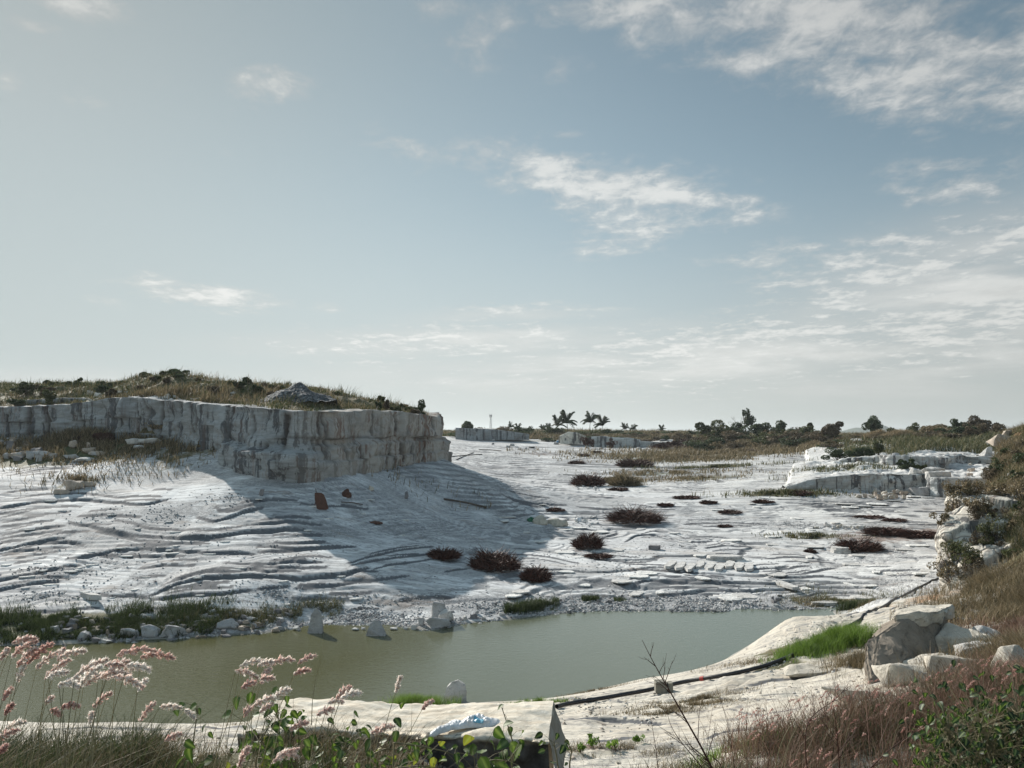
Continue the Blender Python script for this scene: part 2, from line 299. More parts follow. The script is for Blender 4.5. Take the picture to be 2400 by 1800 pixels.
EDGES = [(.15,(0,1216),(40,1208),(80,1200)),(.15,(0,1228),(75,1217),(110,1213)),(.16,(0,1256),(80,1246),(150,1241)),(.16,(0,1264),(70,1257),(150,1249)),(.26,(-60,1305),(0,1292),(50,1280),(110,1270),(155,1265)),(.20,(0,1305),(30,1292),(90,1275),(150,1272),(200,1278)),
 (.18,(0,1301),(60,1290),(140,1284)),(.16,(30,1308),(90,1298),(135,1295)),(.18,(160,1228),(225,1240),(300,1258),(390,1263),(480,1262)),(.34,(410,1266),(480,1264),(560,1252),(640,1244),(720,1240)),(.16,(225,1246),(320,1264)),(.15,(600,1232),(680,1226),(760,1228)),
 (.26,(150,1312),(215,1308),(250,1293),(300,1288),(380,1288),(440,1292),(510,1297),(600,1300)),(.16,(230,1304),(280,1302),(340,1305),(400,1302),(435,1305)),(.22,(-60,1360),(0,1357),(45,1356),(95,1342),(140,1330),(190,1325)),(.24,(-60,1392),(0,1383),(40,1372),(90,1362),(140,1363)),(.14,(95,1348),(165,1356)),
 (.16,(380,1373),(420,1358),(480,1350),(560,1346),(620,1336)),(.30,(340,1398),(380,1380),(430,1366),(520,1356),(620,1353)),(.24,(350,1404),(400,1399),(470,1396),(555,1390),(600,1380)),(.16,(220,1388),(270,1395),(310,1389),(350,1400)),(.20,(50,1432),(120,1430),(190,1425),(240,1420)),(.14,(520,1325),(620,1328)),
 (.16,(600,1280),(680,1288),(740,1287),(800,1280)),(.20,(600,1294),(690,1292),(770,1286),(840,1279)),(.22,(590,1326),(640,1325),(665,1319),(760,1320)),(.18,(640,1333),(700,1334),(770,1331)),(.26,(600,1340),(655,1342)),(.32,(600,1349),(650,1352),(700,1358),(760,1352),(830,1345),(870,1332)),(.16,(600,1378),(680,1374)),
 (.18,(810,1323),(850,1312),(900,1298),(960,1285),(1020,1278)),(.20,(815,1332),(870,1315),(930,1308),(1000,1298),(1050,1289)),(.20,(800,1360),(860,1362),(920,1357),(960,1349)),(.14,(1040,1340),(1100,1330)),(.14,(870,1340),(900,1328),(960,1318)),
 (.16,(0,1160),(60,1152),(120,1150)),(.22,(-50,1205),(0,1195),(100,1180),(200,1175),(260,1180),(320,1186),(360,1184),(400,1168)),(.14,(270,1170),(330,1166),(380,1168)),(.14,(0,1120),(80,1105),(180,1095)),(.14,(20,1104),(100,1094),(180,1092)),(.14,(0,1112),(90,1100),(170,1100)),(.22,(460,1210),(490,1223),(520,1225),(550,1205),(620,1190)),
 (.12,(700,1180),(760,1186),(850,1190)),(.14,(180,1215),(260,1210),(330,1216)),(.12,(560,1180),(640,1170),(700,1172)),(.16,(0,1235),(60,1232),(130,1226)),(.16,(320,1330),(380,1322),(460,1326)),(.14,(680,1405),(760,1398),(830,1402)),(.14,(930,1405),(1000,1400),(1060,1404)),
 (.20,(1465,1272),(1475,1262),(1495,1252),(1540,1250),(1570,1258),(1600,1268),(1690,1266)),(.12,(1200,1295),(1270,1300),(1360,1320)),(.14,(1390,1306),(1440,1312),(1500,1318),(1530,1314)),(.20,(1490,1330),(1560,1336),(1640,1342)),(.14,(1455,1366),(1500,1348)),(.20,(1480,1370),(1520,1357),(1590,1362),(1660,1363),(1740,1370)),
 (.10,(1600,1346),(1700,1350)),(.14,(1650,1284),(1700,1278),(1760,1280)),(.16,(1640,1307),(1730,1302)),(.12,(1190,1163),(1260,1180),(1330,1186)),(.12,(1480,1184),(1530,1190),(1600,1190)),(.12,(1380,1164),(1450,1168)),(.14,(1400,1262),(1450,1247)),(.12,(1220,1330),(1330,1336)),(.12,(1550,1392),(1650,1386),(1760,1394)),
 (.20,(1900,1186),(1980,1184),(2060,1190),(2130,1189)),(.14,(2090,1227),(2210,1229)),(.16,(2140,1198),(2230,1199)),(.14,(1790,1308),(1880,1305),(1940,1310)),(.16,(1880,1345),(1960,1330)),(.14,(1800,1352),(1920,1350),(2000,1356)),(.14,(2100,1306),(2190,1307)),(.12,(1840,1180),(1940,1182)),(.14,(1700,1330),(1800,1334),(1900,1326)),
 (.12,(1980,1385),(2080,1380),(2180,1384)),(.12,(1340,1200),(1420,1204),(1470,1200)),(.12,(1600,1228),(1700,1224),(1800,1228)),(.12,(1950,1210),(2060,1208)),(.12,(1250,1140),(1330,1146)),(.12,(1150,1110),(1260,1112)),(.12,(1560,1140),(1660,1144)),(.12,(1750,1160),(1830,1164)),(.10,(1320,1236),(1400,1240)),(.14,(2040,1340),(2180,1334)),
 (-.06,(1330,1690),(1450,1684),(1600,1692)),(-.05,(1560,1640),(1700,1628),(1850,1642)),(-.07,(1640,1738),(1720,1705),(1820,1700)),(-.05,(1750,1600),(1860,1582),(1980,1574)),(-.06,(1880,1548),(1960,1524),(2030,1506)),(-.05,(2050,1442),(2140,1418)),(-.05,(1370,1745),(1490,1738)),(-.05,(1430,1640),(1540,1655)),(-.05,(1690,1660),(1800,1668),(1880,1662)),(-.05,(1600,1575),(1720,1550)),(-.06,(100,1712),(260,1708),(420,1714)),(-.05,(200,1735),(340,1732)),(-.05,(450,1708),(600,1704))]
_E = None
def edges():
    global _E
    if _E is None:
        _E = []
        for e in EDGES:
            P = np.array([ground_at(px, py, e[0] < 0) for px, py in e[1:]]); o = np.argsort(P[:, 0]); P = P[o]
            n = max(12, int((P[-1, 0]-P[0, 0])/.2)); xs = np.linspace(P[0, 0], P[-1, 0], n); _E.append((abs(e[0]), xs, np.interp(xs, P[:, 0], P[:, 1])))
        k = np.ones(5)/5
        _E = [(h, xs, np.convolve(np.pad(ys, 2, mode='edge'), k, 'valid')) for h, xs, ys in _E]
        rg = random.Random(31); ex = []
        for h, xs, ys in _E:
            if ys.mean() < 28 or ys.mean() > 120: continue
            for s_ in (-1, 1):
                a = rg.uniform(0, .45); b = rg.uniform(.5, 1.0); i0, i1 = int(a*len(xs)), int(b*len(xs))
                if i1-i0 > 6: ex.append((rg.uniform(.04, .09), xs[i0:i1]+rg.uniform(-1, 1), ys[i0:i1]+s_*rg.uniform(.5, 1.3)*(ys.mean()/42)))
        _E += ex
    return _E
def ground_at(px, py, near=False):
    r = ray(px, py); t = _T[(_T > (10 if near else 28)) & (_T < (36 if near else 220))]; x = r[0]/r[1]*t; z = EYE+r[2]/r[1]*t
    b = np.nonzero(z <= RG(x, t))[0]; i = b[0] if len(b) else len(t)-1
    return (x[i], t[i])
def detail(x, y, z, ins, sl=0.08):
    shore = sdist(shore_poly, x, y)
    off = sstep(0.2, 3.0, -shore)                         # 0 at the water
    d = y
    floor = sstep(30, 36, d)*(1-sstep(150, 200, d))*(ins <= 0)*off
    nearbank = (1-sstep(30, 34, d))*off*(ins <= 0)
    veg = (ins > 0)*sstep(0.3, 3, ins)
    # sheet-rock ledges: height levels of a warped surface
    left = 1-sstep(-6, 8, x+0.12*(y-40))
    step = 0.20+0.10*left + 0.0*x
    warp = 0.75*fbm(x/17+3, y/12, 3, 11) + 0.22*fbm(x/6.5, y/3.6, 3, 23) + 0.022*fbm(x/1.3, y/.9, 2, 31)
    s = z + warp*(0.8+0.2*left)
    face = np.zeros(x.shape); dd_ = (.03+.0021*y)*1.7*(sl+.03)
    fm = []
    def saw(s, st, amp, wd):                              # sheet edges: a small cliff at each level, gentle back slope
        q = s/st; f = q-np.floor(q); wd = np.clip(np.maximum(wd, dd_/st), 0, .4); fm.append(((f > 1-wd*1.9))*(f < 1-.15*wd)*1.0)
        return amp*(np.clip((f-(1-wd))/wd, 0, 1) - f) - .55*amp*np.exp(-((f-(1-wd*1.6))/(wd*.7))**2)
    m1 = sstep(-0.10, 0.10, fbm(x/6+7, y/7, 3, 41))
    m2 = 0.8*sstep(0.0, 0.16, fbm(x/4+17, y/4+3, 3, 43))
    m3 = 0.5*sstep(0.04, 0.18, fbm(x/3+27, y/3+9, 3, 47))
    out = z + floor*warp*0.22
    out = out + floor*(1-.7*left)*m1*saw(s, step, 0.07+0.02*left, 0.04)
    out = out + floor*(1-.35*left)*m2*saw(s+0.25*fbm(x/3+9, y/8, 3, 51), step*0.47, 0.06+0.02*left, 0.06)
    out = out + floor*(1-.3*left)*m3*saw(z+0.5*fbm(x/2.2+90, y/3.4, 4, 57), 0.17, 0.08, 0.07)
    face = np.maximum(np.maximum(fm[0]*m1, fm[1]*m2*.8), fm[2]*m3)*floor*(.85-.35*left)  # mask for the shade painted on risers and the grooves before them
    wig = .16*fbm(x/1.6, y*0, 3, 131) + .05*fbm(x*1.7, y*0, 2, 133)
    fx = (ins <= 0)*off
    for h, xs, ys in edges():
        m = (x > xs[0]-.05) & (x < xs[-1]+.05) & (y > ys.min()-2) & (y < ys.max()+8)
        if not m.any(): continue
        xm, ym = x[m], y[m]; yc = np.interp(xm, xs, ys)+wig[m]; t = ym-yc; tap = np.clip(np.minimum(xm-xs[0], xs[-1]-xm)/.8, 0, 1)**.6*(.75+.5*vnoise(xm/1.7, ym*0, int(h*100)))
        wd = 1.5*(.03+.0021*ym); hh = h*np.where(ym < 28, 1.0, .42)*tap
        out[m] += fx[m]*hh*(np.where(t > 0, np.clip(t/wd, 0, 1)*np.exp(-np.maximum(t-wd, 0)/(5*h+.7)), 0) - .45*np.exp(-((t+.5*wd)/(.6*wd))**2))
        face[m] = np.maximum(face[m], fx[m]*sstep(0, .25, tap)*(t > -.9*wd)*(t < .85*wd))  # same painted shade along the drawn ledge curves
    # rubble roughness
    rub = 0.5*sstep(0.08, 0.30, fbm(x/5.5+31, y/7+8, 4, 61, .55)-0.07)
    out = out + floor*rub*0.05*fbm(x*2.2, y*1.7, 3, 71, .7)
    # near bank: broad undulation with thin sheets
    def terr(s, st, wd):
        q = s/st; k = np.floor(q); f = q-k
        return st*(k+sstep(1-wd, 1.0, f)*0.92+0.08*f)
    sn = z + 0.30*fbm(x/3.0, y/2.4, 4, 81)
    out = out + nearbank*((terr(sn, 0.15, 0.08)-sn)*0.85*sstep(-.15,.1,fbm(x/2.5,y/3,2,83)) + 0.16*fbm(x/2.2, y/1.8, 4, 81) + 0.035*fbm(x*2.5, y*2.5, 4, 85, .6))*sstep(7, 12, d)
    qn = sn/0.15; face = np.maximum(face, nearbank*sstep(8, 12, d)*.7*(qn-np.floor(qn) > .93)*sstep(-.15,.1,fbm(x/2.5,y/3,2,83)))  # painted riser shade on the thin near-bank sheets
    out = out + veg*(0.62*fbm(x/2.6, y/2.6, 4, 91, .6))*sstep(0.3, 4, ins)
    far = sstep(150, 210, d)
    out = out + far*0.5*fbm(x/14, y/14, 3, 95)*(1-sstep(300, 500, d))*(ins <= 0)
    return out, dict(face=face, rub=np.clip(rub*floor, 0, 1), shore=shore, veg=veg)
def HF(x, y):
    x = np.atleast_1d(np.asarray(x, float)).copy(); y = np.atleast_1d(np.asarray(y, float)).copy()
    z, ins = smooth_H(x, y); return detail(x, y, z, ins)[0]
def H1(x, y): return float(HF([x], [y])[0])
_T = np.concatenate([np.arange(1.5, 12, .03), np.arange(12, 60, .08), np.arange(60, 260, .3), np.geomspace(260, 3000, 200)])
def hit(px, py, dmin=0.0, dmax=1e9):
    r = ray(px, py); t = _T[(_T > dmin) & (_T < dmax)]
    x = r[0]/r[1]*t; y = t; z = EYE + r[2]/r[1]*t
    h = HF(x, y); b = np.nonzero(z <= h)[0]
    i = b[0] if len(b) else len(t)-1
    return np.array([x[i], y[i], h[i]])
# ------------------------------------------------------------------ materials for the land
def rock_pattern(t, co):
    a = t.noise(t.mapping(co, scale=(1, 1, 2.5)), 0.35, 6, .6)
    b = t.noise(t.mapping(co, rot=(0, 0, .25), scale=(.45, 1.6, 2)), 2.2, 7, .65, .6)
    c = t.noise(co, 14, 4, .7)
    return a, b, c
def ground_material():
    m, t, b = new_mat('granite_floor')
    co = t.node('ShaderNodeTexCoord').outputs['Object']
    a, s, c = rock_pattern(t, co)
    base = t.cramp(t.math('ADD', t.math('MULTIPLY', a, .5), t.math('MULTIPLY', s, .5)), [(0.30, (.275,.285,.30)), (0.42, (.51,.52,.525)), (0.52, (.67,.68,.675)), (0.8, (.73,.735,.725))])
    big = t.noise(t.mapping(co, scale=(.6, 1, 1)), .11, 5, .6)
    base = t.mix(t.ramp(big, .42, .62, 0, .55), base, (.47, .475, .48))
    base = t.mix(t.ramp(t.noise(t.mapping(co, loc=(9, 4, 0), scale=(.5, 1.2, 1)), .5, 7, .7), .52, .66, 0, .45), base, (.46, .40, .34))
    warm = t.attr('warm')
    wcol = t.cramp(t.math('ADD', t.math('MULTIPLY', a, .5), t.math('MULTIPLY', s, .5)), [(0.30, (.25,.21,.16)), (0.42, (.42,.38,.315)), (0.56, (.53,.495,.425)), (0.8, (.60,.565,.50))])
    col = t.mix(warm, base, wcol)
    # fine dark pits and thin seams
    seam = t.noise(t.mapping(co, rot=(0, 0, .12), scale=(.16, 1.5, 1)), 1.7, 8, .62, .8)
    sm = t.math('MULTIPLY', t.ramp(t.math('ABSOLUTE', t.math('SUBTRACT', seam, .5)), 0.0, 0.034, 1, 0), .72)
    col = t.mix(sm, col, (.12, .12, .13))
    seam2 = t.noise(t.mapping(co, loc=(5, 1, 0), rot=(0, 0, -.1), scale=(.22, 1.3, 1)), 3.6, 7, .6, 1.2)
    col = t.mix(t.math('MULTIPLY', t.ramp(t.math('ABSOLUTE', t.math('SUBTRACT', seam2, .47)), 0.0, 0.030, 1, 0), t.ramp(big, .40, .58, .15, .7)), col, (.15, .15, .16))
    pit = t.ramp(t.noise(co, 5.5, 5, .75), 0.62, 0.72)
    col = t.mix(t.math('MULTIPLY', pit, .4), col, (.17, .16, .15))
    # rubble patches of grey chippings
    vo = t.node('ShaderNodeTexVoronoi'); t.put(vo.inputs['Vector'], co); vo.inputs['Scale'].default_value = 11
    chip = t.cramp(vo.outputs['Color'], [(0.0, (.14,.145,.15)), (.45, (.33,.335,.34)), (.8, (.48,.48,.48)), (1, (.66,.66,.64))])
    edge = t.vor(co, 11, 'DISTANCE_TO_EDGE')
    chip = t.mix(t.ramp(edge, 0, .10, .8, 0), chip, (.06, .06, .065))
    rub = t.attr('rub')
    rn = t.noise(co, 1.9, 6, .7)
    rf = t.ramp(t.math('ADD', rub, t.math('MULTIPLY', t.math('SUBTRACT', rn, .5), 1.6)), .42, .62)
    rf = t.math('MULTIPLY', rf, t.ramp(rub, .02, .15))
    col = t.mix(t.math('MULTIPLY', rf, .88), col, chip)
    strip = t.ramp(t.noise(t.mapping(co, loc=(2, 8, 0), scale=(.22, 1, 1)), .42, 8, .68, .3), .475, .58, 0, .80)
    strip = t.math('MULTIPLY', strip, t.attr('flo'))
    col = t.mix(strip, col, t.mix(.35, chip, (.40, .40, .39)))
    col = t.mix(t.math('MULTIPLY', t.attr('face'), .92), col, (.085, .09, .10))  # bare ledge stone, painted extra dark so risers and grooves read as shaded
    # rust / litter
    rs = t.ramp(t.math('ADD', t.attr('rust'), t.math('MULTIPLY', t.math('SUBTRACT', t.noise(co, 1.3, 6, .7), .5), 1.5)), .45, .8)
    rs = t.math('MULTIPLY', rs, t.ramp(t.attr('rust'), 0.02, .2))
    dirt = t.math('MULTIPLY', t.math('MULTIPLY', t.ramp(t.noise(t.mapping(co, loc=(1, 3, 0), scale=(.35, 1, 1)), .8, 9, .78), .56, .66), .55), t.attr('flo'))
    col = t.mix(dirt, col, (.20, .155, .125))
    col = t.mix(t.math('MULTIPLY', rs, .75), col, t.cramp(t.noise(co, 9, 4, .7), [(.3, (.05,.03,.022)), (.55, (.16,.10,.075)), (.75, (.36,.28,.22))]))
    # soil & grass cover
    soil = t.cramp(t.noise(co, 3.5, 7, .7), [(.3, (.035,.035,.02)), (.45, (.09,.085,.045)), (.6, (.19,.15,.09)), (.75, (.34,.28,.20))])
    grn = t.cramp(t.noise(co, 6, 6, .7), [(.3, (.02,.03,.012)), (.55, (.06,.08,.03)), (.75, (.14,.15,.07))])
    soil = t.mix(t.attr('green'), soil, grn)
    vg = t.attr('soil')
    vf = t.ramp(t.math('ADD', vg, t.math('MULTIPLY', t.math('SUBTRACT', t.noise(co, 0.9, 7, .7), .5), 1.1)), .38, .58)
    vf = t.math('MULTIPLY', vf, t.ramp(vg, .01, .1))
    col = t.mix(vf, col, soil)
    # clay
    ort = t.math('MULTIPLY', t.attr('clay'), t.ramp(t.noise(co, .8, 5, .6), .35, .6))
    col = t.mix(ort, col, t.cramp(t.noise(co, 4, 5, .7), [(.3, (.14,.075,.04)), (.6, (.36,.22,.13)), (.8, (.52,.38,.27))]))
    wet = t.attr('wet')
    col = t.mix(t.math('MULTIPLY', wet, .6), col, (.07, .065, .04))
    t.put(b.inputs['Base Color'], col)
    h = t.math('ADD', t.math('MULTIPLY', t.noise(co, 3, 8, .7), .6), t.math('MULTIPLY', c, .15))
    h = t.math('SUBTRACT', h, t.math('MULTIPLY', t.math('MULTIPLY', rf, t.ramp(edge, 0, .2, 1, 0)), .5))
    t.put(b.inputs['Normal'], t.bump(h, .42, .06))
    b.inputs['Roughness'].default_value = .85; b.inputs['Specular IOR Level'].default_value = .2
    return m
def wall_material(name='cliff_rock', crk=0.25, base=(.255,.27,.275)):
    m, t, b = new_mat(name)
    co = t.node('ShaderNodeTexCoord').outputs['Object']
    big = t.noise(co, .35, 5, .6)
    lay = t.noise(t.mapping(co, scale=(.5, .5, 3.5)), 1.6, 7, .65, .5)
    lo = tuple(c*.62 for c in base); hi = tuple(min(c*1.45, .8) for c in base)
    col = t.cramp(t.math('ADD', t.math('MULTIPLY', big, .5), t.math('MULTIPLY', lay, .5)), [(.33, lo), (.5, base), (.68, hi)])
    # vertical run-off stains
    st1 = t.noise(t.mapping(co, scale=(1, 1, .07)), 1.1, 6, .7, .15)
    st2 = t.noise(t.mapping(co, loc=(4, 2, 0), scale=(1, 1, .05)), 3.2, 4, .6, .1)
    low = t.ramp(t.noise(t.mapping(co, scale=(1, 1, .5)), .5, 3, .5), .40, .62)
    d1 = t.math('MULTIPLY', t.ramp(st1, .52, .575), .85)
    d2 = t.math('MULTIPLY', t.math('MULTIPLY', t.ramp(st2, .52, .60), .85), low)
    col = t.mix(d1, col, (.055, .058, .065))
    wa = t.attr('warm')
    col = t.mix(t.math('MULTIPLY', wa, t.ramp(big, .3, .6, .25, .6)), col, (.43, .385, .325))
    col = t.mix(t.math('MULTIPLY', t.math('ADD', d2, 0), t.ramp(wa, 0, 1, .45, 1)), col, (.15, .085, .06))
    jt = t.attr('joint')
    col = t.mix(t.math('MULTIPLY', jt, .95), col, (.06, .05, .045))
    wv = t.node('ShaderNodeVectorMath', operation='MULTIPLY_ADD'); t.put(wv.inputs[0], t.node('ShaderNodeTexNoise').outputs['Color']); wv.inputs[1].default_value = (.35, .35, .35); t.put(wv.inputs[2], co)
    ck = t.vor(t.mapping(wv.outputs[0], scale=(1, 1, .8)), .55, 'DISTANCE_TO_EDGE')
    cm = t.math('MULTIPLY', t.ramp(ck, 0.0, .025, .75, 0), crk)
    col = t.mix(cm, col, (.09, .075, .06))
    t.put(b.inputs['Base Color'], col)
    h = t.math('SUBTRACT', t.math('ADD', t.noise(co, 2.2, 9, .7), t.math('MULTIPLY', lay, .6)), t.math('MULTIPLY', t.ramp(ck, 0, .05, 1, 0), crk))
    t.put(b.inputs['Normal'], t.bump(h, .6, .16))
    b.inputs['Roughness'].default_value = .85
    return m
M_GROUND = ground_material(); M_WALL = wall_material()
M_WALLB = wall_material('pale_quarry_rock', base=(.44,.45,.44))
M_WALLC = wall_material('cream_quarry_rock', crk=1.0, base=(.53,.50,.44))
# ------------------------------------------------------------------ ground sheet
def ground():
    d = [1.2]
    while d[-1] < 4500:
        v = d[-1]; dd = .03+.0021*v if v < 100 else (.24+(v-100)*.010 if v < 220 else 1.44+(v-220)*.05)
        d.append(v+dd)
    d = np.array(d)
    c = np.concatenate([-np.tan(np.radians(np.linspace(76, 44, 40)))[:-1], np.linspace(-math.tan(math.radians(44)), math.tan(math.radians(44)), 1500), np.tan(np.radians(np.linspace(44, 76, 40)))[1:]])
    D, Cc = np.meshgrid(d, c, indexing='ij'); x = (D*Cc).ravel(); y = D.ravel()
    z, ins = smooth_H(x, y); Zg = z.reshape(len(d), len(c)); sl = (np.abs(np.gradient(Zg, axis=0))/np.gradient(d)[:, None]).ravel(); sl = np.clip(sl, 0, .6); z, A = detail(x, y, z, ins, sl)
    # zones ---------------------------------------------------------
    shore = A['shore']; nb = 1-sstep(30, 36, y)
    warm = np.clip(nb*1.0*(shore < 0) + (ins > 0)*(y < 62)*(x > 15), 0, 1)
    warm = np.maximum(warm, sstep(8, 30, x)*.25)
    soil = np.zeros_like(x); green = np.clip(.35+1.2*fbm(x/7, y/7, 3, 201), 0, 1); clay = np.zeros_like(x); rust = np.zeros_like(x); wet = np.zeros_like(x)
    s1 = sdist(P1, x, y); s2 = sdist(P2, x, y); s3 = sdist(P3, x, y); s4 = sdist(P4, x, y)
    soil = np.maximum(soil, sstep(.8, 2.2, s1)*.95)
    soil = np.maximum(soil, sstep(8, 16, s3)*.95); soil = np.maximum(soil, sstep(1.2, 4.5, s4)*.85); soil = np.maximum(soil, sstep(-1.2, 0, s4)*sstep(41, 45, y)*.95)
    clay = np.maximum(clay, sstep(-.5, 1, s4)*.9*sstep(41,46,y)); clay = np.maximum(clay, sstep(2, 5, s4)*.6)
    soil = np.maximum(soil, sstep(188, 202, y)*.95); soil = np.maximum(soil, sstep(145, 165, y)*sstep(30, 50, x-(y-150)*.1)*.95)
    rust = np.maximum(rust, sstep(2, 6, s2)*.4)
    def blob(px, py, rx, ry, v, arr, dmin=0, dmax=1e9):
        q = hit(px, py, dmin, dmax); e = ((x-q[0])/rx)**2+((y-q[1])/ry)**2
        m = v*np.exp(-e*1.1); return np.maximum(arr, m)
    for (px, py, rx, ry, v) in [(120,1050,22,5,.85),(330,1045,7,6,.6),(430,1060,6,4,.55),(60,1085,8,3,.6),(180,1130,3,2,.55),
            (1600,1075,14,9,.8),(1700,1062,26,14,.9),(1550,1110,10,5,.5),(1800,1050,24,16,.95),(1500,1028,20,6,.8),(1200,1030,20,8,.5),(1650,1120,9,5,.6),
            (1840,1158,6,2,.7),(1900,1258,3,1.6,.6),(1470,1128,4,4,.6),(1980,1100,6,4,.5),(2250,1165,4,3,.4),(1350,1120,3,3,.4),
            (60,1468,6,1.6,1.0),(230,1462,3,1.3,.9),(420,1470,3,1.2,.55),(560,1465,3,1.0,.55),(1270,1425,1.6,.8,.6),
            (1880,1515,2.2,1.8,.8),(1975,1425,3.0,3.2,.8),(1820,1560,1.2,1.0,.7),(1640,1640,1.3,.5,.5),(1580,1665,.9,.4,.5),(2080,1420,2,2,.5)]:
        soil = blob(px, py, rx, ry, v, soil)
    # slopes beside the camera
    soil = np.maximum(soil, (y < 9.6)*(shore < 0)*sstep(3.0, 4.6, x*1.0)*1.0)
    soil = np.maximum(soil, (y < 7.5)*.55); soil = np.maximum(soil, (y < 11)*(x < -3)*.7)
    soil = np.maximum(soil, sstep(0.3, 2.0, x-(y*.57))*(y < 32)*(y > 8)*.9)
    for (px, py, rx, ry, v) in [(1155,1330,4,3,.5),(1255,1360,2.5,2,.5),(1380,1290,3,4,.55),(1490,1225,5,5,.5),(1380,1135,5,5,.5),(1300,1225,4,4,.5),(2130,1256,9,4,.9),(2015,1290,4,3,.7),
            (1350,1640,2,.8,.6),(1420,1700,2,.5,.4),(1700,1560,1.5,.5,.45),(1850,1540,1.5,1,.7),(1380,1755,1.3,.4,.6),(1600,1600,3,.5,.35),(1900,1600,2,1.0,.4),(2060,1470,2,1,.6),(1710,1200,3,2,.6),(150,1130,4,3,.5),(1270,1065,8,12,.6),(1500,1035,20,8,.5),(2080,1160,5,3,.7)]:
        rust = blob(px, py, rx, ry, v, rust)
    clay = blob(2150, 1412, 2.2, 1.2, 1.0, clay); clay = blob(2215, 1400, 1.6, 1.2, .9, clay)
    rub = A['rub']
    for (px, py, rx, ry, v) in [(440,1200,3.5,2,.7),(250,1205,2.5,1.2,.6),(1100,1290,2.5,2,.5),(1400,1300,4,2,.6),(1550,1330,5,1.2,.5),(1850,1230,6,3,.6),(2100,1180,7,4,.6),(1600,1100,18,10,.6),(1350,1080,20,8,.5),(150,1340,2.5,1,.7),(90,1400,3,.7,.7),(650,1395,2,.8,.7),(930,1240,4,3,.4),(430,1255,4,1.0,.7),(860,1345,1.6,1.2,.6),(1180,1360,3,1.2,.5),(70,1060,12,4,.6)]:
        rub = blob(px, py, rx, ry, v, rub)
    for (px, off_, rx, ry, v) in [(1250,1.0,8,1.5,1.0),(1450,1.1,7,1.6,1.1),(1650,.7,7,1.0,.9),(1010,.5,4,.9,.8),(560,1.0,5,1.3,.9),(400,1.0,6,1.4,.9),(760,.4,4,.7,.6),(1950,.8,5,1.0,.7)]:
        F_ = sorted(SHORE_FAR); q = at_z(px, float(np.interp(px, [p[0] for p in F_], [p[1] for p in F_])), 0); rub = np.maximum(rub, v*np.exp(-1.1*(((x-q[0])/rx)**2+((y-q[1]-off_)/ry)**2)))
    rub = rub*(ins <= 0)*(y > 28)
    wet = sstep(-.35, -.02, shore)*(y > 12)
    soil = soil*(1-sstep(-.4, 0, shore))
    nr, nc = len(d), len(c)
    idx = np.arange(nr*nc).reshape(nr, nc)
    Fq = np.stack([idx[:-1, :-1], idx[:-1, 1:], idx[1:, 1:], idx[1:, :-1]], -1).reshape(-1, 4)
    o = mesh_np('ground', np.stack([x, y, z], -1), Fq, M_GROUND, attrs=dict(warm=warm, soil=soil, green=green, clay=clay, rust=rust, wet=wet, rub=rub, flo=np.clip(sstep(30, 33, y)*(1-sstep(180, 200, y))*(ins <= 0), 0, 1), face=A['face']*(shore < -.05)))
    tag(o, kind='structure')
ground()
